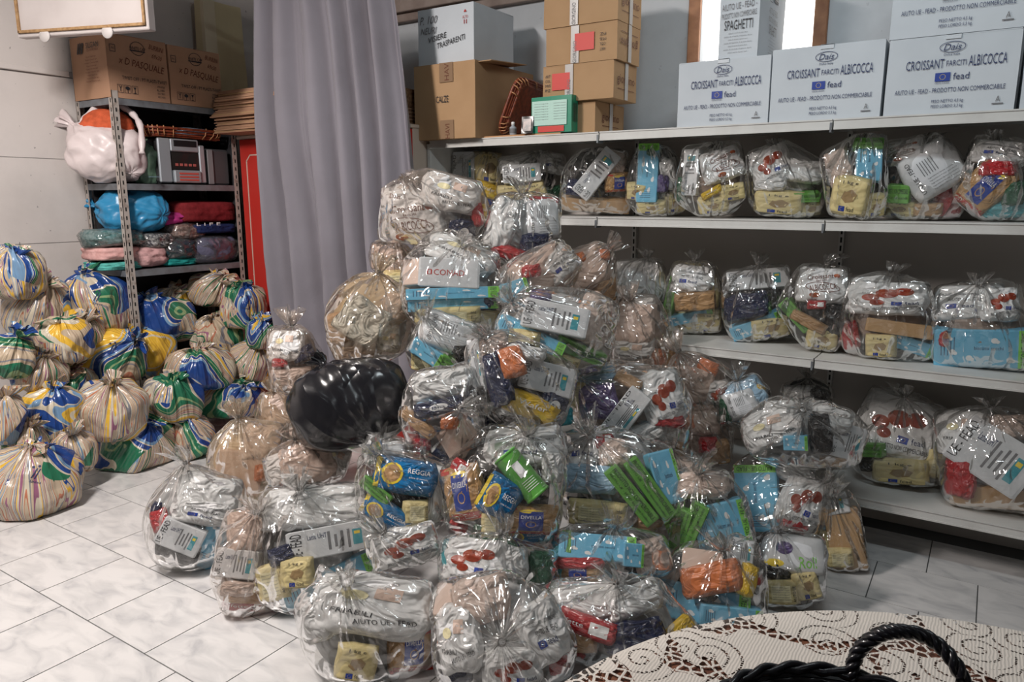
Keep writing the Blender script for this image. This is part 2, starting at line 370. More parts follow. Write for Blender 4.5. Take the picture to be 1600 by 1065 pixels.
mb.box((wx0, YB - .03, wz0 - .05), (wx1, YB - .001, wz0)); mb.box((wx0, YB - .03, wz1), (wx1, YB - .001, wz1 + .05))
mb.build('window_frame', M['wood'], wn, bevel=0.004)
# dark moulding along the top of the back wall, left part, and wall grooves
mb = MB(); mb.box((XL, YB - .05, 2.61), (-1.9, YB - .001, 2.66)); mb.box((XL, YB - .09, 2.66), (-1.9, YB - .001, 2.80)); mb.box((XL, YB - .06, 2.86), (-1.9, YB - .001, 2.95))
tag(mb.build('trim_1', M['beam'], bevel=.004), kind='structure')
mb = MB(); mb.box((XL + .001, YF, 2.195), (XL + .02, 2.36, 2.225))
tag(mb.build('trim_2', WM, bevel=.003), kind='structure')
mb = MB()
for z in (2.226, 2.192, 1.73, 1.25): mb.box((XL + .0005, YF, z - .003), (XL + .002 , YB, z))
for y, z0, z1 in ((1.99, 1.19, 1.26), (1.2, 1.25, 1.73), (0.6, 1.73, 2.2)): mb.box((XL + .0005, y, z0), (XL + .002, y + .004, z1))
tag(mb.build('trim_3', mat('groove_grey', (0.25, 0.24, 0.23), 0.9)), kind='structure')
mb = MB(); mb.box((-3.5, YB - .012, 2.03), (-2.7, YB - .001, 2.05)); tag(mb.build('trim_4', WM), kind='structure')

# floor: slab of grout with every tile on it
fl = wall('floor', (XL - .1, YF - .1, -.06), (XR + .1, YB + .2, -.003), mat('grout', (0.10, 0.10, 0.10), 0.9))
TM = mat('floor_tile_marble', (0.66, 0.655, 0.65), 0.30, spec=0.45)
nt = TM.node_tree; b = nt.nodes['Principled BSDF']; tc = nt.nodes.new('ShaderNodeTexCoord'); oi = nt.nodes.new('ShaderNodeObjectInfo')
va = nt.nodes.new('ShaderNodeVectorMath'); va.operation = 'MULTIPLY_ADD'; nt.links.new(oi.outputs['Location'], va.inputs[0]); va.inputs[1].default_value = (7.3, 5.1, 0)
nt.links.new(tc.outputs['Object'], va.inputs[2])
mp = nt.nodes.new('ShaderNodeMapping'); mp.inputs['Scale'].default_value = (7, 15, 7); mp.inputs['Rotation'].default_value = (0, 0, 0.7); nt.links.new(va.outputs[0], mp.inputs['Vector'])
n = nt.nodes.new('ShaderNodeTexNoise'); n.inputs['Scale'].default_value = 1; n.inputs['Detail'].default_value = 7; n.inputs['Distortion'].default_value = 0.8
nt.links.new(mp.outputs[0], n.inputs['Vector'])
rr = ramp(nt, [(0.28, (0.44, 0.44, 0.455)), (0.43, (0.58, 0.575, 0.575)), (0.6, (0.68, 0.67, 0.665))], 'LINEAR'); nt.links.new(n.outputs['Fac'], rr.inputs[0])
nt.links.new(rr.outputs[0], b.inputs['Base Color'])
TW, TD, G = 0.360, 0.3425, 0.0022
tme = new_mesh('tile', boxv((-TW / 2 + G, -TD / 2 + G, -.003), (TW / 2 - G, TD / 2 - G, 0)), BOXF, TM); 
for j in range(-3, 8):
    y0 = 1.192 + j * TD
    if y0 + TD > 3.9: continue
    off = -2.61 + (0.5 * TW if j % 2 else 0)
    i = -7
    while True:
        x0 = off + i * TW; i += 1
        if x0 > 1.5: break
        if x0 < XL - 0.3: continue
        o = link(bpy.data.objects.new('tile', tme), fl); o.location = (x0 + TW / 2, y0 + TD / 2, 0)

# ------------------------------------------------------------------ metal shelving along the back wall
SX0, SB, SYF, SYB = -2.70, 1.05, 3.30, 3.79
SZ = (1.815, 1.41, 0.825, 0.245)
sh = thing('shelving_unit', 'long off-white metal shop shelving with four tiers along the back wall', 'shelving', (SX0, SYF, 0))
def rel(a): return (a[0] - SX0, a[1] - SYF, a[2])
def shbox(name, lst, m, bevel=0):
    mb = MB()
    for a, b in lst: mb.box(rel(a), rel(b))
    return mb.build(name, m, sh, bevel=bevel)
NB = 4
for iz, z in enumerate(SZ):
    for k in range(NB):
        x0 = SX0 + .01 + k * SB; x1 = x0 + SB - .006
        s = shbox('shelf', [((x0, SYF + .004, z - .012), (x1, SYB, z))], M['shelf_metal'])
        mb = MB(); q = (x0, SYF, z)
        mb.box(rel((x0, SYF - .004, z - .036)), rel((x1, SYF + .006, z + .001))); mb.box(rel((x0, SYF - .008, z - .040)), rel((x1, SYF + .004, z - .033))); mb.box(rel((x0, SYF - .008, z - .004)), rel((x1, SYF + .004, z + .002)))
        mb.build('front_lip', M['shelf_metal'], s)
for k in range(NB):
    x0 = SX0 + k * SB
    for z0, z1 in ((0.0, .245), (.245, .825), (.825, 1.41), (1.41, 1.85)):
        shbox('back_panel', [((x0 + .012, SYB - .004, z0 + .002), (x0 + SB - .012, SYB + .006, z1 - .002))], M['back_panel'])
for k in range(NB + 1):
    x0 = SX0 + k * SB
    p = shbox('upright', [((x0 - .011, SYB - .03, 0), (x0 + .011, SYB + .02, 1.86))], M['shelf_metal'])
    mb = MB()
    for i in range(46): mb.box(rel((x0 - .004, SYB - .0312, .05 + i * .039)), rel((x0 + .004, SYB - .0295, .075 + i * .039)))
    tag(mb.build('slot_row', M['dark_slot'], p), kind='stuff')
    if k:
        for z in SZ: shbox('bracket', [((x0 - .0045, SYF - .009, z - .05), (x0 + .003, SYF + .05, z - .012))], M['rack_shelf'])
shbox('side_panel', [((SX0 - .012, SYF, 0), (SX0 + .006, SYB, 1.8))], M['shelf_metal'])
shbox('kick_board', [((SX0, 3.70, 0), (SX0 + NB * SB, 3.71, .10))], M['back_panel'])
shbox('rear_rail', [((-1.75, SYB - .01, 1.815), (-1.3, SYB + .02, 1.86)), ((-1.3, SYB - .01, 1.815), (-.2, SYB + .02, 1.86))], M['shelf_metal'])

# ------------------------------------------------------------------ red cabinets
def cabinet(x0, x1, label):
    c = thing('red_cabinet', label, 'cabinet', (x0, 3.17, 0))
    w = x1 - x0; mb = MB(); mb.box((0, .02, 0), (w, .45, 1.88)); mb.box((-.006, .0, 1.88), (w + .004, .46, 1.90)); mb.build('body', M['cream_paint'], c, bevel=.003)
    n = max(1, round(w / .75)); dw = w / n
    for i in range(n):
        a = i * dw + (.024 if i == 0 else .003); bb = (i + 1) * dw - .003
        mb = MB(); mb.box((a, 0, .06), (bb, .02, 1.875)); d = mb.build('door', M['red_paint'], c, bevel=.002)
        mb = MB(); t = .007
        xa, xb, za, zb = a + .06, bb - .06, .14, 1.78
        for p, q in (((xa, za), (xa + t, zb - .04)), ((xb - t, za), (xb, zb - .04)), ((xa + .04, zb - t), (xb - .04, zb)), ((xa, za), (xb, za + t))):
            mb.box((p[0], -.003, p[1]), (q[0], 0, q[1]))
        for s_, xx in ((1, xa), (-1, xb)):
            mb.obox((xx + s_ * .022, -.0015, zb - .022), (.029, .0015, .0035), Matrix.Rotation(R(-45 * s_), 3, 'Y'))
        mb.build('inlay_line', M['cream_paint'], d)
    return c
cabinet(-4.2, -2.72, 'tall red cabinet with cream edging behind the grey curtain')

# ------------------------------------------------------------------ curtain
def curtain():
    NX, NZ = 260, 60; verts = []; faces = []
    zt, zb = 2.62, 0.42
    folds = [(0.07, .10), (0.20, .06), (0.36, .085), (0.5, .07), (0.63, .09), (0.77, .06), (0.9, .08)]
    random.seed(4); ph = [random.uniform(0, 6.28) for _ in range(8)]
    for j in range(NZ + 1):
        v = j / NZ; z = zt + (zb - zt) * v
        xl = -3.72 + 0.03 * v; xr = -2.66 + 0.30 * v
        zz = z
        for i in range(NX + 1):
            u = i / NX
            uu = u + 0.018 * math.sin(3 * v + 5 * u) + .012 * math.sin(7 * u + 4 * v)
            x = xl + (xr - xl) * u
            p = 2 * math.pi * (6.3 * uu + 0.12 * math.sin(3 * v) + .18 * math.sin(9 * uu))
            y = 0.055 * math.sin(p) + 0.020 * math.sin(2.0 * p + ph[0] + 1.2 * v) + 0.006 * math.sin(4.1 * p + ph[1] - 2 * v)
            y *= 0.75 + 0.55 * v
            y += 0.03 * noise.noise(Vector((x * 3, z * 1.3, 2)))
            y += 0.006 * noise.noise(Vector((x * 14, z * 9, 5))) * (v * 1.5)
            x += 0.022 * math.cos(p) * (0.7 + .5 * v)
            zb2 = z + (0.02 * math.sin(p * .5) + 0.04 * noise.noise(Vector((u * 6, 0, 0)))) * v ** 6
            verts.append((x, 2.97 + y, zb2))
    for j in range(NZ):
        for i in range(NX):
            a = j * (NX + 1) + i; faces.append((a, a + 1, a + NX + 2, a + NX + 1))
    m = mat('curtain_cloth', (0.215, 0.205, 0.235), 0.85, spec=0.15, sheen=0.2, bump=(26, 0.12, 0.012), var=(2.5, (0.185, 0.175, 0.20), 0.3, 0.6))
    o = mobj('curtain', verts, faces, m, smooth=True)
    tag(o, 'long grey lavender curtain hanging in deep folds before the red cabinet', 'curtain')
    mb = MB(); mb.tube([(-3.9, 2.97, 2.66), (-2.2, 2.97, 2.66)], .014, 10)
    r = mb.build('curtain_rail', M['shelf_metal'], smooth=True); tag(r, 'metal rail carrying the grey curtain near the ceiling', 'rail')
    mb = MB()
    for x in (-3.8, -2.3): mb.tube([(x, 2.97, 2.665), (x, 2.97, ZC)], .008, 8)
    mb.build('rail_hanger', M['shelf_metal'], r)
curtain()

# ------------------------------------------------------------------ cardboard boxes
def carton(name, label, x0, x1, y0, y1, z0, z1, m, rz=0, flap=True, group=None, warp=0.0028):
    cx, cy = (x0 + x1) / 2, (y0 + y1) / 2
    t = thing(name, label, 'box', (cx, cy, z0), rz, group); hx, hy, H = (x1 - x0) / 2, (y1 - y0) / 2, z1 - z0
    mb = MB(); mb.box((-hx, -hy, 0), (hx, hy, H - .004)); b = mb.build('body', m, t)
    bm = bmesh.new(); bm.from_mesh(b.data); bmesh.ops.subdivide_edges(bm, edges=bm.edges[:], cuts=3, use_grid_fill=True)
    rnd = random.Random(len(label) * 7 + int(z0 * 100))
    o_ = Vector((rnd.random() * 9, rnd.random() * 9, rnd.random() * 9))
    for v in bm.verts:
        d = noise.noise_vector(v.co * 4 + o_); v.co += Vector((d.x, d.y, d.z * (0 if v.co.z < .01 else 1))) * warp
    bm.to_mesh(b.data); bm.free()
    if flap:
        for s in (-1, 1):
            mb = MB(); mb.box((-hx + .001, min(0.002 * s, hy * s) if s < 0 else .001, H - .004), (hx - .001, -.001 if s < 0 else hy - .001, H)); mb.build('flap', m, t)
    return t, hx, hy, H
def front_print(hx, hy): return Print((0, -hy - .0040, 0), (1, 0, 0), (0, 0, 1))
def right_print(hx, hy): return Print((hx + .0035, 0, 0), (0, 1, 0), (0, 0, 1))

def croissant_box(label, x0, x1, z0, z1, y0=3.35, rz=0):
    t, hx, hy, H = carton('white_carton_box', label, x0, x1, y0, y0 + .30, z0, z1, M['white_box'], rz)
    p = front_print(hx, hy); nv = M['ink_navy']; s = (x1 - x0) / .41
    p.ring(.0, H * .845, .082 * s, .040, .0022, nv, n=28); p.text('Dais', 0, H * .845, .056 * s, .023, nv, shear=.3)
    p.text('Dolce Italia', 0, H * .755, .05 * s, .008, nv)
    p.text('CROISSANT', -.082 * s, H * .645, .122 * s, .034, nv); p.text('FARCITI', .017 * s, H * .642, .062 * s, .02, nv); p.text('ALBICOCCA', .112 * s, H * .655, .115 * s, .038, nv)
    p.flag(-.022 * s, H * .475, .048 * s, .031); p.text('fead', .036 * s, H * .475, .05 * s, .024, nv)
    p.text('UNIONE EUROPEA', -.022 * s, H * .40, .046 * s, .005, nv)
    p.text('AIUTO UE - FEAD - PRODOTTO NON COMMERCIABILE', .0, H * .31, .345 * s, .017, nv)
    p.text('PESO NETTO 4,5 kg', .0, H * .165, .10 * s, .015, nv); p.text('PESO LORDO 5,3 kg', .0, H * .10, .10 * s, .015, nv)
    p.text('A', .155 * s, H * .16, .015, .02, M['ink_gray']); p.rect(.155 * s, H * .10, .036, .004, M['ink_gray'])
    p.build(t)
    mb = MB(); mb.box((-.025, -hy - .005, H - .016), (.025, -hy - .0025, H + .002)); mb.box((-.025, -hy - .005, H - .001), (.025, hy, H + .0015)); mb.build('tape', mat('clear_tape', (0.60, 0.64, 0.68), 0.2), t)
    return t
croissant_box('white croissant box with blue print, leftmost on the top shelf, under the spaghetti box', -1.275, -.868, 1.817, 2.10)
croissant_box('white croissant box with blue print, between two others right of the spaghetti box', -.862, -.432, 1.817, 2.115)
croissant_box('lower white croissant box of the stack at the right end of the top shelf', -.418, .012, 1.817, 2.105)
croissant_box('upper white croissant box of the stack, cut off by the top of the photo', -.422, .015, 2.107, 2.40)
croissant_box('white croissant box barely visible at the right edge of the photo', .025, .44, 1.817, 2.10, rz=.02)
t, hx, hy, H = carton('spaghetti_box', 'tall white spaghetti box with black print standing on a croissant box', -1.105, -.935, 3.37, 3.80, 2.103, 2.46, M['white_box'])
for p, ww in ((front_print(hx, hy), .15), (right_print(hx, hy), .15)):
    bk = M['ink_gray'] if p.X.x > .5 else M['ink_gray']
    p.frame(-ww * .33, H * .78, ww * .30, .055, .003, bk); p.ring(-ww * .33, H * .79, .03, .03, .003, bk); p.rect(ww * .27, H * .80, ww * .45, .05, M['ink_black']); p.text('fead', ww * .27, H * .80, ww * .38, .03, M['ink_white'], k=1.3)
    p.text('AIUTO UE - FEAD -', 0, H * .60, ww, .026, bk, rot=3 if p.X.x > .5 else 0); p.text('PRODOTTO NON COMMERCIABILE', 0, H * .50, ww, .022, bk, rot=3 if p.X.x > .5 else 0)
    p.text('SPAGHETTI', 0, H * .385, ww * .82, .040, M['ink_black'])
    for k in range(7): p.text('pasta di semola di grano duro', 0, H * (.29 - .037 * k), ww * (.8 if k % 2 else .55), .006, bk)
    p.build(t)

# tall brown box, white box on it
t, hx, hy, H = carton('cardboard_box', 'big brown cardboard box reading CALZE, at the left end of the top shelf', -2.745, -2.335, 3.24, 3.82, 1.817, 2.205, M['cardboard'])
p = front_print(hx, hy); p.text('CALZE', -.01, H * .53, .085, .034, M['ink_black'])
p.text('HAV', .025, H * .88, .085, .03, M['ink_brown'], rot=90, k=2); p.text('HAVI', .025, H * .1, .075, .03, M['ink_brown'], rot=90, k=2); p.build(t)
for a_, b_ in ((H * .75, H + .001), (0, H * .25)):
    mb = MB(); mb.box((-.025, -hy - .0052, a_), (.065, -hy - .003, b_)); mb.build('tape', M['tape_brown'], t)
mb = MB(); mb.obox((hx * .5, -hy * .3, H + .006), (hx * .9, hy * .6, .002), Matrix.Rotation(R(4), 3, 'X')); mb.build('flap', M['cardboard'], t)
t, hx, hy, H = carton('white_visor_box', 'white carton box of visors with handwriting, standing on the CALZE box', -2.75, -2.375, 3.29, 3.67, 2.215, 2.50, M['white_box'])
p = front_print(hx, hy); bk = M['ink_gray']
p.text('P. 100', -.11, H * .80, .12, .04, bk, shear=.3); p.text('NEURI', -.11, H * .61, .11, .034, bk, shear=.3); p.text('VISIERE', -.05, H * .47, .125, .028, M['ink_black'], rot=9, shear=.2); p.text('TRASPARENTI', .04, H * .37, .19, .028, M['ink_black'], rot=9, shear=.2)
p.text('ALTO', .135, H * .76, .035, .014, M['ink_red']); p.disc(.135, H * .86, .018, .022, M['ink_red'], n=3, rot=90); p.rect(.128, H * .68, .004, .022, M['ink_red']); p.rect(.142, H * .68, .004, .022, M['ink_red']); p.build(t)

# stack of four brown boxes
for k, (x0, x1, y0, y1, z0, z1, lab) in enumerate([
    (-2.02, -1.71, 3.38, 3.72, 1.817, 1.975, 'lowest brown box of the stack by the white wall, behind the green packet'),
    (-1.99, -1.60, 3.35, 3.62, 1.977, 2.150, 'second brown box from the bottom of the stack, red label at its left'),
    (-1.975, -1.585, 3.35, 3.61, 2.152, 2.325, 'third brown box from the bottom, its red label right of the tape'),
    (-1.985, -1.585, 3.345, 3.62, 2.327, 2.50, 'topmost brown box of the stack, cut off by the top of the photo')]):
    t, hx, hy, H = carton('cardboard_box', lab, x0, x1, y0, y1, z0, z1, M['cardboard'])
    p = front_print(hx, hy); q = right_print(hx, hy); br = M['ink_brown']
    tx = -.03 if k != 1 else -.045
    rot = 180 if k == 2 else 0
    q.text('giorgino', 0, H * .52, .20, .05, br, rot=rot); q.rect(0, H * (.28 if not rot else .76), .19, .003, br); q.build(t)
    if k == 1:
        for i, s_ in enumerate(('ART', 'COL', 'MIS', 'PZ')): p.text(s_, -.165, H * (.72 - .13 * i), .03, .013, M['ink_black'])
    if k == 2:
        for i, s_ in enumerate(('ART', 'COL', 'MIS', 'PZ')): p.text(s_, .12, H * (.30 + .13 * i), .03, .013, M['ink_black'], rot=180)
    if k: p.text('GIORGINO', tx, H * .3, .10, .02, M['ink_gray'], rot=90, k=2.2)
    p.build(t)
    for a_, b_ in (((tx - .022, -hy - .0052, .001), (tx + .022, -hy - .0034, H)), ((hx + .0034, -.012, .001), (hx + .0052, .022, H))):
        mb = MB(); mb.box(a_, b_); mb.build('tape', M['tape_white'], t)
    if k in (1, 2):
        mb = MB(); a = (-.14, -.04) if k == 1 else (-.03, .075); mb.box((a[0], -hy - .0064, H * .32), (a[1], -hy - .0053, H * .78)); mb.build('label', mat('red_label', (0.62, 0.05, 0.04), 0.5), t)
# green detergent packet, wicker tray, bottle, photo stand, board
t, hx, hy, H = carton('green_packet', 'green and pale printed box standing before the brown box stack', -2.03, -1.80, 3.305, 3.37, 1.826, 2.005, mat('packet_green', (0.01, 0.24, 0.14), 0.35), flap=False, warp=.003)
p = front_print(hx, hy); p.rect(-.01, H * .53, .2, H * .66, mat('pale_mint', (0.45, 0.68, 0.60), 0.4)); p.rect(.0, H * .1, .15, H * .16, mat('packet_red', (0.6, 0.05, 0.04), 0.4))
for k in range(7): p.text('istruzioni per il lavaggio dei capi', -.055, H * (.78 - .07 * k), .08, .005, M['ink_gray']); p.text('componenti e avvertenze', .05, H * (.78 - .07 * k), .07, .005, M['ink_gray'])
p.build(t)
q = right_print(hx, hy)
for k in range(5): q.rect(-.02 + .009 * k, H * .52, .004, H * .5, M['ink_black'])
q.build(t, 'printed_bars')
def wicker_tray(label, c, M3, L, W, mA, mB_, depth=.05, name='wicker_tray'):
    t = thing(name, label, 'tray'); t.matrix_world = Matrix.Translation(c) @ M3.to_4x4()
    mb = MB(); mb.box((-L / 2, -W / 2, 0), (L / 2, W / 2, .012)); mb.build('base', mA, t, bevel=.004)
    mb = MB()
    for k in range(3):
        z = .018 + k * depth / 3; g = 0.012 * k; pts = []
        for i in range(49):
            a = 2 * math.pi * i / 48; s = abs(math.cos(a)) ** .4 * (1 if math.cos(a) > 0 else -1); r_ = abs(math.sin(a)) ** .4 * (1 if math.sin(a) > 0 else -1)
            pts.append((s * (L / 2 + g), r_ * (W / 2 + g), z + .004 * math.sin(a * 24 + k * 3.14)))
        mb.tube(pts, .009, 6, caps=False)
    mb.build('woven_rim', mA, t, smooth=True)
    mb = MB(); n = 26
    for i in range(n):
        a = 2 * math.pi * i / n; s = abs(math.cos(a)) ** .4 * (1 if math.cos(a) > 0 else -1); r_ = abs(math.sin(a)) ** .4 * (1 if math.sin(a) > 0 else -1)
        mb.tube([(s * L / 2, r_ * W / 2, 0), (s * (L / 2 + .022), r_ * (W / 2 + .022), depth * .5), (s * (L / 2 + .03), r_ * (W / 2 + .03), depth + .015)], .0035, 5)
    tag(mb.build('strand', mB_, t, smooth=True), kind='stuff')
    return t
wicker_tray('brown woven tray leaning between the CALZE box and the brown box stack', Vector((-2.17, 3.50, 1.96)), Matrix.Rotation(R(-68), 3, 'Y') @ Matrix.Rotation(R(4), 3, 'Z'), .25, .30, M['wicker'], M['wicker_light'], .02)
mb = MB(); mb.box((-2.34, 3.305, 1.8155), (-1.86, 3.37, 1.8255)); tag(mb.build('wooden_strip', mat('pale_orange_wood', (0.50, 0.27, 0.13), 0.6), bevel=.002), 'thin flat orange wooden strip lying on the top shelf edge', 'board')
t = thing('small_bottle', 'small clear plastic bottle standing right of the CALZE box', 'bottle', (-2.165, 3.34, 1.826))
def lathe(name, prof, m, parent, n=20, z0=0):
    v = []; f = []
    for r_, z in prof:
        for k in range(n): v.append((r_ * math.cos(2 * math.pi * k / n), r_ * math.sin(2 * math.pi * k / n), z + z0))
    for i in range(len(prof) - 1):
        for k in range(n): f.append((i * n + k, i * n + (k + 1) % n, (i + 1) * n + (k + 1) % n, (i + 1) * n + k))
    f += [tuple(range(n))[::-1], tuple(range(len(v) - n, len(v)))]
    return mobj(name, v, f, m, parent, smooth=True)
lathe('body', [(.017, 0), (.018, .005), (.018, .04), (.008, .048), (.008, .052)], mat('bottle_plastic', (0.35, 0.38, 0.42), 0.15), t)
lathe('cap', [(.009, .052), (.009, .066), (.006, .068)], M['ink_white'], t); lathe('label', [(.0184, .01), (.0186, .011), (.0186, .033), (.0184, .034)], M['ink_gray'], t)
t = thing('photo_stand', 'small dark picture leaning against the green printed box', 'picture', (-2.045, 3.29, 1.826), R(8)); mb = MB(); mb.obox((0, 0, .042), (.032, .003, .042), Matrix.Rotation(R(-6), 3, 'X')); mb.build('frame', M['dark_wrap'], t)
mb = MB(); mb.obox((0, -.0045, .042), (.022, .001, .03), Matrix.Rotation(R(-6), 3, 'X')); mb.build('print', mat('picture_print', (0.25, 0.16, 0.14), 0.3, var=(40, (0.03, 0.02, 0.02), 0.4, 0.6)), t)

# ------------------------------------------------------------------ slotted steel rack on the left
RY0, RY1, RX0, RX1 = 2.37, 3.165, -4.59, -4.20
rk = thing('steel_rack', 'grey slotted-angle steel rack with shelves against the left wall', 'rack', (RX1, RY0, 0))
def rr_(a): return (a[0] - RX1, a[1] - RY0, a[2])
for x, y, top in ((RX1, RY0, 2.095), (RX0, RY0, 2.4), (RX1, RY1, 2.07), (RX0, RY1, 2.07)):
    sx = -1 if x == RX1 else 1; sy = 1 if y == RY0 else -1
    mb = MB(); a, b = sorted((x, x + sx * .036)); c, d = sorted((y, y + sy * .003)); mb.box(rr_((a, c, 0)), rr_((b, d, top)))
    a, b = sorted((x, x + sx * .003)); c, d = sorted((y, y + sy * .036)); mb.box(rr_((a, c, 0)), rr_((b, d, top)))
    po = mb.build('post', M['rack_metal'], rk)
    mb = MB()
    for i in range(int(top / .05)):
        z = .03 + i * .05; cy = y + sy * .018; xo = x - sx * .0008
        a, b = sorted((xo, xo + sx * .001)); mb.box(rr_((a, cy - .004, z)), rr_((b, cy + .004, z + .022)))
        yo = y - sy * .0008; c, d = sorted((yo, yo + sy * .001)); cx = x + sx * .018; mb.box(rr_((cx - .004, c, z)), rr_((cx + .004, d, z + .022)))
    tag(mb.build('slot_row', M['dark_slot'], po), kind='stuff')
for z in (2.055, 1.585, 1.085, .45):
    mb = MB(); mb.box(rr_((RX0 + .004, RY0 + .004, z - .005)), rr_((RX1 - .004, RY1 - .004, z)))
    mb.box(rr_((RX1 - .005, RY0 + .004, z - .035)), rr_((RX1 - .001, RY1, z + .001))); mb.box(rr_((RX0 + .004, RY0 + .001, z - .035)), rr_((RX1 - .004, RY0 + .006, z + .001)))
    mb.build('shelf', M['rack_shelf'], rk)
mb = MB(); mb.box(rr_((RX0 - .004, RY0 + .05, .3)), rr_((RX0 - .002, RY1 + .3, 2.05))); mb.build('back_panel', M['rack_shade'], rk)  # dark sheet added behind the open rack as painted interior shade
mb = MB(); mb.box(rr_((RX0, RY1 + .002, .3)), rr_((RX1 - .01, RY1 + .006, 2.05))); mb.build('side_panel', M['rack_shade'], rk)  # matching dark sheet added at the far end

def pasquale(label, y0, y1, z1, side):
    t, hx, hy, H = carton('cardboard_box', label, -4.575, -4.205, y0, y1, 2.058, z1, M['cardboard_pink'])
    p = Print((hx + .0035, 0, 0), (0, 1, 0), (0, 0, 1)); g = M['ink_brown']; k_ = M['ink_black']
    p.o.x += .0006; w = (y1 - y0)
    p.ring(0.0, H * .82, .085, .075, .003, k_); p.text('WHITE CAP', 0, H * .82, .095, .018, k_, k=2.0); p.rect(0, H * .78, .09, .006, k_)
    p.text('BURRINI', .115, H * .87, .09, .026, g, rot=-8, shear=.2); p.text('69x30', .115, H * .73, .06, .024, g, rot=-12, shear=.2)
    p.text('x D PASQUALE', .02, H * .555, .27, .045, g, rot=-6, shear=.2)
    p.text('TWIST-OFF / PT PLASTI-TWIST', .03, H * .33, .27, .018, k_)
    p.frame(-.145, H * .77, .03, .036, .003, k_); p.text('N', -.145, H * .77, .012, .012, k_)
    for i in range(3): p.frame(-.12 + .042 * i, H * .15, .034, .042, .0018, k_)
    p.text('Y', -.12, H * .155, .02, .03, k_); p.disc(-.078, H * .165, .026, .02, k_, n=10); p.rect(-.078, H * .13, .003, .028, k_); p.disc(-.036, H * .175, .022, .02, k_, n=3, rot=-90); p.rect(-.036, H * .13, .003, .026, k_); p.rect(-.036, H * .10, .016, .003, k_)
    for i, s_ in enumerate(('WN3028', 'LIE', 'ISO 9001', 'ISO 14001')): p.text(s_, .125, H * (.25 - .055 * i), .045, .011, k_)
    p.build(t)
    if side:
        p = front_print(hx, hy); p.text('SILGAN', .055, H * .84, .13, .03, k_); p.text('CLOSURES', .055, H * .765, .12, .012, g); 
        for i in range(3): p.rect(-.05 - .022 * i, H * .81, .013, .06, k_, rot=-20)
        for i in range(9): p.text('- Vacuum Closures type', .03, H * (.66 - .048 * i), .11 + .02 * (i % 3), .011, g)
        p.build(t, 'printed_list')
    mb = MB(); mb.obox((-.02, 0.0, H + .012), (hx * .8, hy * .7, .002), Matrix.Rotation(R(5), 3, 'Y') @ Matrix.Rotation(R(3), 3, 'X')); mb.build('flap', M['cardboard_pink'], t)
pasquale('brown jar-lid box with handwriting, left of the pair on the steel rack', 2.365, 2.725, 2.40, True)
pasquale('brown jar-lid box with handwriting, right of the pair beside the folded cardboard', 2.735, 3.085, 2.395, False)

# paper sack standing behind the boxes
def paper_sack():
    t = thing('paper_sack', 'pale yellow paper sack standing behind the boxes by the left wall', 'sack', (-4.5, 3.32, 2.058))
    v = []; NZ = 12
    for j in range(NZ + 1):
        z = .72 * j / NZ; k = 1 - .5 * (j / NZ) ** 2; d = .055 * k
        for (x, y) in ((d, -.155), (d, -.05), (d * .8, .05), (d, .155), (-d, .155), (-d, -.155)):
            v.append((x + .006 * noise.noise(Vector((y * 9, z * 6, 1))), y, z))
    f = []
    for j in range(NZ):
        for k in range(6): f.append((j * 6 + k, j * 6 + (k + 1) % 6, (j + 1) * 6 + (k + 1) % 6, (j + 1) * 6 + k))
    f.append(tuple(range(6))[::-1])
    mobj('body', v, f, mat('sack_paper', (0.60, 0.52, 0.33), 0.75, spec=.2, bump=(10, .3, .01)), t)
    mb = MB(); mb.box((.03, -.156, .03), (.062, -.07, .715)); mb.build('gusset', mat('sack_paper_light', (0.64, 0.57, 0.42), 0.75), t)
paper_sack()

# folded cardboard sheets, each sheet a thing
rnd = random.Random(3)
names = ['lowest', 'second lowest', 'third lowest', 'fourth lowest', 'fifth lowest', 'sixth lowest', 'seventh lowest', 'seventh from top', 'sixth from top', 'fifth from top', 'fourth from top', 'third from top', 'second from top', 'topmost']
z = 1.9015
for i in range(14):
    th = .012 + rnd.random() * .006 + (.006 if i > 9 else 0)
    x0 = -4.18 + rnd.uniform(-.015, .02) + (.03 if i > 10 else 0); 
    t = thing('folded_cardboard_box', 'flattened brown cardboard box, %s in the pile on the red cabinet' % names[i], 'cardboard', (x0, 2.99 + rnd.uniform(-.02, .02), z), rnd.uniform(-.03, .03), 'flattened boxes piled on the red cabinet')
    mb = MB(); mb.box((0, 0, .0), (.56, .42, th * .45)); mb.build('lower_panel', M['cardboard_pink'], t, bevel=.001)
    mb = MB(); mb.box((rnd.uniform(0, .012), rnd.uniform(0, .012), th * .52), (.555, .42, th * .97)); mb.build('upper_panel', M['cardboard_pink'] if i % 3 else M['cardboard'], t, bevel=.001)
    mb = MB(); mb.box((.01, .012, th * .42), (.55, .41, th * .55)); mb.build('fold', M['cardboard_edge'], t)
    z += th + .0012
# second pile right of the curtain
z = 1.9015
for i in range(5):
    t = thing('folded_cardboard_box', 'flattened cardboard box, %s in the pile between curtain and CALZE box' % ('lowest', 'second lowest', 'middle one', 'second from top', 'topmost')[i], 'cardboard', (-3.30, 3.19 + .01 * (i % 2), z), rnd.uniform(-.02, .02), 'flattened boxes right of the curtain')
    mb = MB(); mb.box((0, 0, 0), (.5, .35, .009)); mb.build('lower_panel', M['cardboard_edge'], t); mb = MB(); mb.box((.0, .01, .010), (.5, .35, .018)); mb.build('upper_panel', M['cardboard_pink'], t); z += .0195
mb = MB(); mb.box((-3.3, 3.22, z + .001), (-2.8, 3.56, z + .10)); tag(mb.build('cardboard_box', M['cardboard_edge'], bevel=.003), 'low reddish brown box in shade between the curtain and CALZE box', 'box')

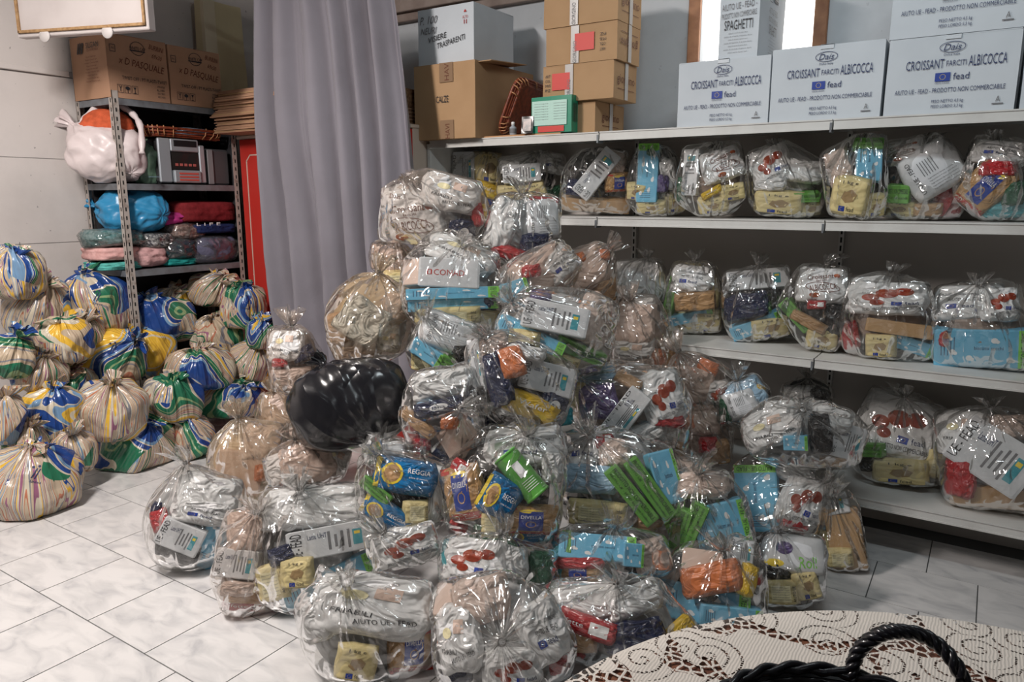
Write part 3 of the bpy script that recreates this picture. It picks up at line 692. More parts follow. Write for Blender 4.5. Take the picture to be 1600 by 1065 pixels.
# hanging white board at top left
P0 = onz(28, 59, 2.30); P1 = onz(233, 46, 2.30); d = (P1 - P0); L = d.length; d.normalize(); ang = math.atan2(d.y, d.x)
t = thing('hanging_panel', 'white panel with tan beading hanging at the top left above the rack', 'panel', P0, ang)
mb = MB(); mb.box((0, 0, 0), (L, .05, .62)); mb.build('board', mat('panel_white', (0.50, 0.46, 0.45), 0.5, var=(5, (0.44, 0.40, 0.39), 0.3, 0.6)), t, bevel=.004)
mb = MB(); bd = .014
mb.box((.012, -.012, .018), (L - .012, 0, .018 + bd)); mb.box((.012, -.012, .018), (.012 + bd, 0, .6)); mb.box((L - .026, -.012, .018), (L - .012, 0, .6)); mb.build('beading', mat('tan_beading', (0.36, 0.22, 0.10), 0.7, var=(60, (0.22, 0.12, 0.05), 0.3, 0.6)), t, bevel=.002)
for k in (.22, .70):
    lathe('tab', [(.001, 0), (.03, .0), (.032, .004), (.03, .008), (.001, .008)], mat('tab_white', (.5, .47, .46), .6), t, n=18)
    o = t.children[-1]; o.rotation_euler = (R(90), 0, 0); o.location = (L * k, -.002, .0); o.name = 'tab'
mb = MB(); mb.box((.02, .05, .5), (.04, .35, .54)); mb.box((L - .05, .05, .55), (L - .03, .2, .58)); mb.build('bracket', M['rack_metal'], t)
mb = MB(); mb.tube([(.1, .03, .62), (.1, .03, ZC - 2.3)], .004, 6); mb.tube([(L - .1, .03, .62), (L - .1, .03, ZC - 2.3)], .004, 6); mb.build('hanger', M['rack_metal'], t)
# ------------------------------------------------------------------ goods packed in the bags (unit shapes, front = +Z)
def unit_box(bw=.035):
    mb = MB(); mb.box((-.5, -.5, -.5), (.5, .5, .5)); me = new_mesh('b', mb.v, mb.f, None); bev(me, bw, 1); return me
def unit_pillow(seed, nx=14, ny=12, crumple=.10, crimp=True, box=.0):
    v = []; f = []; idx = {}
    so = Vector((seed * 3.7, seed * 1.3, seed * 7.1))
    for s in (1, -1):
        for j in range(ny + 1):
            for i in range(nx + 1):
                x = -1 + 2 * i / nx; y = -1 + 2 * j / ny
                edge = i in (0, nx) or j in (0, ny)
                if s == -1 and edge: idx[(s, i, j)] = idx[(1, i, j)]; continue
                px = 2.6 + 4 * box; th = max(0, 1 - abs(x) ** px) ** (.5 - .25 * box) * max(0, 1 - abs(y) ** (px + 1)) ** (.5 - .25 * box)
                p = Vector((x * .5 * (1 - .10 * abs(y) ** 3 * (1 - box)), y * .5 * (1 - .06 * x * x), s * .5 * th))
                q = noise.noise_vector(p * 3.2 + so); r = noise.noise_vector(p * 8 + so * 2)
                k = abs(noise.noise(p * 4 + so * 1.7))
                p += Vector((q.x * .5, q.y * .5, 0)) * crumple
                p.z += s * (-k * 1.1 * crumple + r.z * .35 * crumple) * (1 if not edge else 0) + (r.x * .15 * crumple if edge else 0)
                idx[(s, i, j)] = len(v); v.append(p)
        for j in range(ny):
            for i in range(nx):
                q = (idx[(s, i, j)], idx[(s, i + 1, j)], idx[(s, i + 1, j + 1)], idx[(s, i, j + 1)]); f.append(q if s == 1 else q[::-1])
    return v, f
def unit_blob(seed, n=14, m=20, crumple=.10):
    v = []; f = []; so = Vector((seed * 2.7, seed * 5.3, seed))
    for j in range(n + 1):
        th = math.pi * j / n
        for i in range(m):
            ph = 2 * math.pi * i / m
            d = Vector((math.sin(th) * math.cos(ph), math.cos(th), math.sin(th) * math.sin(ph)))
            r = .5 * (1 - crumple * 1.6 * abs(noise.noise(d * 1.9 + so)) + .6 * crumple * noise.noise(d * 4.5 + so))
            v.append(d * r)
    for j in range(n):
        for i in range(m): f.append((j * m + i, j * m + (i + 1) % m, (j + 1) * m + (i + 1) % m, (j + 1) * m + i))
    return v, f
def unit_can(n=24):
    v = []; f = []; prof = [(.0, -.5), (.46, -.5), (.5, -.485), (.5, -.46), (.48, -.45)] + [(.485 if k % 2 else .475, -.44 + .88 * k / 14) for k in range(15)] + [(.48, .45), (.5, .46), (.5, .485), (.46, .5), (0, .5)]
    for r_, y in prof:
        for k in range(n): v.append((r_ * math.cos(2 * math.pi * k / n), y, -r_ * math.sin(2 * math.pi * k / n)))
    for i in range(len(prof) - 1):
        for k in range(n): f.append((i * n + k, i * n + (k + 1) % n, (i + 1) * n + (k + 1) % n, (i + 1) * n + k))
    return v, f
UB = unit_box(); PROTO = {}
PIL = [unit_pillow(i, crumple=.085) for i in range(4)]; CRM = [unit_pillow(10 + i, 16, 14, crumple=.12) for i in range(4)]; PKB = [unit_pillow(20 + i, crumple=.07, box=.7) for i in range(4)]
BLB = [unit_blob(30 + i) for i in range(4)]; CAN = unit_can()
def shape_mesh(shape, i, material):
    if shape == 'box':
        me = UB.copy(); me.materials.append(material); return me, None
    src = {'pil': PIL, 'crm': CRM, 'pkb': PKB, 'blb': BLB}.get(shape); v, f = (src[i % 4] if src else CAN)
    me = new_mesh(shape, v, f, material, True)
    return me, BVHTree.FromPolygons([Vector(q) for q in v], f)
def pr_carton(p):
    p.rect(.30, -.02, .11, .52, M['ink_teal']); p.rect(.30, .12, .07, .1, M['ink_yellow'], k=1)
    for k in range(4): p.rect(.20 - .075 * k, -.03 + .04 * (k % 2), .032, .62 - .1 * (k % 3), M['ink_gray'])
    p.text('UE - FEAD', -.40, 0, .8, .13, M['ink_black'], rot=90); p.text('Latte UHT', -.16, .22, .22, .16, M['ink_navy'])
def pr_blue(p):
    for x, y in ((-.35, .28), (-.12, -.25), (.14, .22), (.30, -.28), (-.30, -.1)): p.disc(x, y, .075, .15, M['ink_white'], n=9); p.disc(x + .03, y - .03, .05, .10, M['ink_white'], n=7, k=.8)
    p.rect(.44, 0, .12, .98, M['ink_green']); p.text('AIUTO UE - FEAD', .44, 0, .85, .07, M['ink_black'], rot=90, k=1.4)
    for k in range(5): p.rect(-.42 + .035 * k, 0.05, .008, .5, M['ink_navy'])
    p.text('biscotti secchi', .08, .02, .3, .09, M['ink_navy'])
def pr_green(p):
    p.text('PRODOTTO NON COMMERCIABILE', 0, .16, .92, .28, M['ink_black']); p.text('AIUTO UE - FEAD biscotti frollini', 0, -.2, .9, .14, M['ink_black'])
def pr_yellow(p):
    p.disc(.02, .02, .42, .34, M['patch_brown'], n=6, rot=15); p.flag(-.12, -.3, .16, .13); p.text('fead', .10, -.30, .2, .11, M['ink_black'])
    p.text('PRODOTTO NON COMMERCIABILE', 0, -.42, .78, .055, M['ink_black']); p.text('1 kg e', .0, .34, .4, .10, M['ink_black'])
def pr_yellow2(p):
    p.rect(.0, .0, .56, .62, mat_pale_yellow)
    for k in range(6): p.text('farina di grano tenero', 0, .24 - .09 * k, .48, .04, M['ink_gray'], k=1.2)
    p.text('AIUTO UE', .38, 0, .6, .08, M['ink_black'], rot=90)
mat_pale_yellow = mat('pale_yellow_label', (0.75, 0.68, 0.42), 0.6)
def pr_wa(p):
    p.text('Croissant', -.05, .16, .5, .13, M['ink_brown'], rot=14, shear=.2); p.text('farciti', -.02, .06, .2, .05, M['ink_brown'], rot=14)
    p.text('ALBICOCCA', .02, -.12, .52, .15, M['ink_brown'], rot=14); p.ring(.02, -.12, .66, .26, .012, M['ink_brown'], n=26)
    p.disc(.26, .22, .13, .11, mat_blob, n=12); p.disc(-.12, -.34, .2, .12, mat_blob, n=12); p.text('Dais', -.25, .33, .16, .07, M['ink_brown'])
mat_blob = mat('printed_croissant', (0.40, 0.11, 0.04), 0.4, var=(9, (0.25, 0.05, 0.02), .35, .6))
mat_tom = mat('printed_red_brown', (0.30, 0.065, 0.03), 0.35, var=(9, (0.25, 0.03, 0.015), .35, .6))
def pr_wb(p):
    for x, y, r_ in ((-.2, -.04, .2), (0, .08, .26), (.2, .14, .22), (-.12, -.18, .16)): p.disc(x, y, r_ * 1.1, r_, mat_tom, n=14)
    p.flag(.12, -.2, .13, .10); p.text('fead', .30, -.17, .16, .09, M['ink_navy'], rot=12); p.text('FEAD - PRODOTTO NON COMMERCIABILE', .08, -.33, .74, .07, M['ink_black'], rot=8)
def pr_wc(p):
    p.text('FRIABILI', -.16, -.18, .34, .07, M['ink_black'], rot=-8); p.text('AIUTO UE - FEAD', .12, -.29, .52, .07, M['ink_black'], rot=7)
    p.rect(.12, .14, .22, .2, M['pink_card'], rot=-6); p.disc(-.15, .08, .22, .16, mat_pale_yellow, n=12)
def pr_wd(p):
    p.text('PRODOTTO NON COMMERCIABILE', 0, .14, .7, .06, M['ink_black'], rot=-6); p.text('AIUTO UE - FEAD', 0, .0, .5, .09, M['ink_black'], rot=-6); p.flag(-.2, -.16, .16, .12); p.text('fead', .02, -.17, .2, .1, M['ink_navy'], rot=-6)
def pr_we(p):
    for k in range(6): p.rect(.0 + .05 * (k - 3), .1, .014, .3, M['ink_gray'])
    p.text('UTO UE - FEAD', -.3, 0, .7, .08, M['ink_black'], rot=90)
    for k in range(5): p.text('ingredienti farina zucchero', .12, -.12 - .06 * k, .5, .03, M['ink_gray'])
def pr_pasta(p):
    p.rect(.0, .0, .40, .62, M['eu_blue']); p.disc(0, .31, .40, .12, M['ink_yellow'], n=14, k=.5); p.text('DIVELLA', 0, .13, .34, .10, M['ink_white'], k=1.4); p.ring(0, -.1, .18, .2, .02, M['tan_wrap'], k=1.4); p.rect(0, -.42, .9, .12, M['ink_red']); p.rect(-.36, .40, .24, .12, M['ink_red'])
    p.text('DIVELLA', 0, -.42, .5, .08, M['ink_white'], k=1.4)
def pr_blue2(p):
    p.disc(-.22, -.02, .34, .6, M['ink_yellow'], n=14); p.disc(-.22, -.02, .26, .48, M['tan_wrap'], n=14, k=1); p.text('REGGIA', .2, .1, .36, .13, M['ink_white']); p.rect(-.45, 0, .08, .8, M['ink_yellow']); p.text('pasta di semola', .2, -.08, .3, .06, M['ink_white'])
def pr_logo(p): p.disc(0, 0, .36, .42, M['ink_white'], n=16); p.text('Bio', 0, 0, .24, .18, M['ink_navy'], k=1.4)
def pr_red(p): p.rect(.2, .0, .3, .5, M['ink_white']); p.text('fette', -.2, 0, .3, .2, M['ink_white'])
def pr_ok(p): p.text('Wafer', 0, .1, .5, .2, M['ink_white']); p.disc(.2, -.2, .2, .2, M['ink_yellow'], n=12)
def pr_roll(p):
    p.disc(-.15, .12, .26, .34, M['purple_wrap'], n=12); p.text('Roll', .2, -.2, .3, .28, M['ink_green'], rot=10, shear=.3); p.disc(-.3, -.28, .3, .2, M['ink_yellow'], n=12)
def pr_can(p):
    p.rect(-.0, .1, .3, .3, M['ink_white'])
    for k in range(5): p.rect(.0, -.32 + .045 * k, .5, .012, M['ink_white'])
def pr_conad(p): p.text('CONAD', .0, .0, .5, .2, M['ink_red']); p.frame(-.32, 0, .06, .16, .02, M['ink_red'])
# letter: shape, material, print, description, category, thickness (m), object name
K = {
 'C': ('box', 'white_card', pr_carton, 'white printed drink carton', 'carton', .07, 'drink_carton'),
 'B': ('box', 'blue_card', pr_blue, 'light blue biscuit box', 'box', .055, 'biscuit_box'),
 'G': ('box', 'green_card', pr_green, 'green biscuit box', 'box', .05, 'biscuit_box'),
 'Y': ('pkb', 'yellow_paper', pr_yellow, 'cream yellow paper packet', 'packet', .075, 'flour_packet'),
 'y': ('pkb', 'yellow_paper', pr_yellow2, 'cream yellow lettered packet', 'packet', .075, 'flour_packet'),
 'a': ('crm', 'white_wrap', pr_wa, 'white croissant pouch', 'pouch', .09, 'snack_pouch'),
 'b': ('crm', 'white_wrap', pr_wb, 'white pouch with red-brown print', 'pouch', .09, 'snack_pouch'),
 'c': ('crm', 'white_wrap', pr_wc, 'white pouch with black lettering', 'pouch', .09, 'snack_pouch'),
 'd': ('crm', 'white_wrap', pr_wd, 'white pouch with blue emblem', 'pouch', .09, 'snack_pouch'),
 'e': ('pil', 'white_card', pr_we, 'white packet with grey bars', 'packet', .07, 'snack_pouch'),
 'W': ('crm', 'white_wrap', None, 'plain white crumpled pouch', 'pouch', .09, 'snack_pouch'),
 'k': ('crm', 'pink_wrap', None, 'pinkish white pouch', 'pouch', .09, 'snack_pouch'),
 'P': ('pil', 'pasta', pr_pasta, 'tan pasta packet', 'packet', .07, 'pasta_packet'),
 'U': ('pil', 'blue_wrap', pr_blue2, 'blue pasta packet', 'packet', .07, 'pasta_packet'),
 'N': ('crm', 'navy_wrap', None, 'navy blue packet', 'packet', .06, 'snack_packet'),
 'n': ('pil', 'navy_wrap', pr_logo, 'navy packet with round mark', 'packet', .06, 'snack_packet'),
 'D': ('crm', 'dark_wrap', None, 'black packet', 'packet', .06, 'snack_packet'),
 'R': ('crm', 'red_wrap', None, 'red packet', 'packet', .06, 'snack_packet'),
 'r': ('pil', 'red_wrap', pr_red, 'red packet with white print', 'packet', .06, 'snack_packet'),
 'O': ('pil', 'orange_wrap', None, 'orange packet', 'packet', .06, 'snack_packet'),
 'L': ('pil', 'yellow_wrap', pr_ok, 'bright yellow packet', 'packet', .05, 'snack_packet'),
 'T': ('pkb', 'tan_wrap', None, 'tan brown packet', 'packet', .06, 'bread_packet'),
 't': ('box', 'tan_card', None, 'tan cardboard box', 'box', .06, 'small_box'),
 'V': ('crm', 'purple_wrap', None, 'dark purple packet', 'packet', .05, 'snack_packet'),
 'E': ('crm', 'teal_wrap', None, 'teal packet', 'packet', .05, 'snack_packet'),
 'p': ('crm', 'palebl_wrap', None, 'pale blue pouch', 'pouch', .07, 'snack_pouch'),
 'g': ('crm', 'dkgreen_wrap', None, 'dark green packet', 'packet', .06, 'snack_packet'),
 'q': ('box', 'pink_card', None, 'pinkish cardboard box', 'box', .07, 'small_box'),
 'K': ('can', 'can_green', pr_can, 'green tin can', 'can', None, 'tin_can'),
 'F': ('crm', 'foil', None, 'silver foil packet', 'packet', .03, 'foil_packet'),
 'S': ('pil', 'white_card', pr_roll, 'white and orange printed packet', 'packet', .05, 'snack_packet'),
 'o': ('box', 'white_card', pr_conad, 'white carton with red lettering', 'carton', .07, 'drink_carton'),
}
_pk = {}
def item_proto(k, i):
    i = i % 3
    if (k, i) in _pk: return _pk[(k, i)]
    shape, mt, pf, *_ = K[k]; me, bvh = shape_mesh(shape, i, M[mt]); me.name = K[k][6]; pm = None
    if pf:
        p = Print((0, 0, .5), (1, 0, 0), (0, 1, 0), off=.012); p.fine = bvh is not None; pf(p)
        if bvh: p.drape(bvh)
        mb = MB(); ms = list(p.g)
        for j, m_ in enumerate(ms): mb.add(p.g[m_].v, p.g[m_].f, j)
        pm = new_mesh('printed_label', mb.v, mb.f, ms); pm.polygons.foreach_set('material_index', mb.mi)
    _pk[(k, i)] = (me, pm); return _pk[(k, i)]

# ------------------------------------------------------------------ bags
def bag_surface(pts, cen, tie, seed, pleat=.014, neck=.011, tuft=.07, flare=.045, floorz=None, NP=72, NT=30, npl=11, amp=.004, ears=False):
    rnd = random.Random(seed); cen = Vector(cen); ax = (tie - cen); T = ax.length; ax.normalize()
    e1 = ax.orthogonal().normalized(); e2 = ax.cross(e1)
    bm = bmesh.new(); [bm.verts.new(p) for p in pts]
    for k in range(6): bm.verts.new(tie - ax * T * .06 + (e1 * math.cos(k) + e2 * math.sin(k)) * neck)
    bmesh.ops.convex_hull(bm, input=bm.verts[:], use_existing_faces=False); bvh = BVHTree.FromBMesh(bm); bm.free()
    so = Vector((rnd.random() * 50, rnd.random() * 50, rnd.random() * 50))
    grid = []
    for j in range(NT + 1):
        th = math.pi * (0.022 + 0.978 * (j / NT) ** 0.9); row = []
        for i in range(NP):
            ph = 2 * math.pi * i / NP
            d = ax * math.cos(th) + (e1 * math.cos(ph) + e2 * math.sin(ph)) * math.sin(th)
            h = bvh.ray_cast(cen, d); row.append(h[3] if h[0] else T)
        grid.append((th, row))
    for _ in range(2):
        for j in range(1, NT):
            th, row = grid[j]; up_, dn = grid[j - 1][1], grid[j + 1][1]
            nr = [(row[i] * 2 + row[i - 1] + row[(i + 1) % NP] + (up_[i] + dn[i]) * .5) / 5 for i in range(NP)]
            grid[j] = (th, nr)
    v = []; uv = []
    ph0 = rnd.random() * 6
    def rip(ph, k): return noise.noise(Vector((math.cos(ph) * k, math.sin(ph) * k, 0)) + so)
    # tuft beyond the tie
    NTU = 6; rows = []
    bend = (e1 * rnd.uniform(-1, 1) + e2 * rnd.uniform(-1, 1)) * .5
    for j in range(NTU, 0, -1):
        s = j / NTU; row = []
        for i in range(NP):
            ph = 2 * math.pi * i / NP; rf = rip(ph, 2.2)
            rad = neck + (flare * (s ** .8)) * (0.65 + .9 * rf + .35 * math.sin(7 * ph + ph0))
            if ears: rad *= (.35 + 1.1 * abs(math.cos(ph - ph0)))
            L = tuft * s * (1 + .5 * rip(ph, 1.5)); row.append(tie + ax * L + bend * tuft * s * s + (e1 * math.cos(ph) + e2 * math.sin(ph)) * max(rad, neck * .4))
        rows.append(row)
    for j in range(NT + 1):
        th, row0 = grid[j]; row = []
        for i in range(NP):
            ph = 2 * math.pi * i / NP; r_ = row0[i]
            d = ax * math.cos(th) + (e1 * math.cos(ph) + e2 * math.sin(ph)) * math.sin(th)
            p = cen + d * r_
            w_ = math.exp(-th / .75); k = rip(ph + .3 * math.sin(th * 3), 3.0) * 1.3 + .5 * math.sin(npl * ph + ph0 + 2 * rip(ph, 1.2)); 
            dist = (p - tie).length; fade = min(1, dist / .05)
            p += d * pleat * k * (w_ + .12) * fade
            p += d * amp * (noise.noise(p * 11 + so) - 1.2 * abs(noise.noise(p * 17 + so)) + .5) * fade
            row.append(p)
        rows.append(row)
    n = len(rows)
    for j, row in enumerate(rows):
        for i, p in enumerate(row):
            if floorz is not None and p.z < floorz + .002: p = Vector((p.x, p.y, floorz + .002 + .0 * i))
            v.append(p); uv.append((i / NP, j / n))
    f = [(j * NP + i, j * NP + (i + 1) % NP, (j + 1) * NP + (i + 1) % NP, (j + 1) * NP + i) for j in range(n - 1) for i in range(NP)]
    return v, f, NP, n
def bag_mesh(name, surf, base, material, parent):
    v, f, NP, n = surf
    me = new_mesh(name, [p - base for p in v], f, material, True)
    ul = me.uv_layers.new(name='uv'); co = []
    for j in range(n - 1):
        for i in range(NP): co += [i / NP, j / n, (i + 1) / NP, j / n, (i + 1) / NP, (j + 1) / n, i / NP, (j + 1) / n]
    ul.data.foreach_set('uv', co)
    return link(bpy.data.objects.new(name, me), parent)
TIEM = mat('grey_tie', (0.20, 0.19, 0.18), 0.5)
def knot(tie, ax, base, parent, m=TIEM, r=.011):
    e1 = ax.orthogonal().normalized(); e2 = ax.cross(e1); mb = MB()
    for k in (-1, 1):
        mb.tube([tie + ax * .003 * k + (e1 * math.cos(a * .5236) + e2 * math.sin(a * .5236)) * (r + .001) - base for a in range(13)], .0028, 5, caps=False)
    mb.tube([tie + e1 * r - base, tie + e1 * (r + .014) + ax * .012 - base, tie + e1 * (r + .016) + ax * .028 - base], .0022, 5)
    mb.build('tie', m, parent, smooth=True)

PC = Vector((-1.9, 2.9)); 
def coneH(P): return 1.42 - (Vector((P.x, P.y)) - PC).length
def cone_t(x, y):
    best = None; d = ray(x, y); t = 1.0
    while t < 5.2:
        P = CAM + d * t; g = P.z - coneH(P)
        if g <= 0: return t
        if best is None or g < best[0]: best = (g, t)
        t += .01
    return best[1]
def plane_y_t(x, y, Y): return Y / ray(x, y).y
def floor_t(x, y, z):
    d = ray(x, y); return (z - CAM.z) / d.z

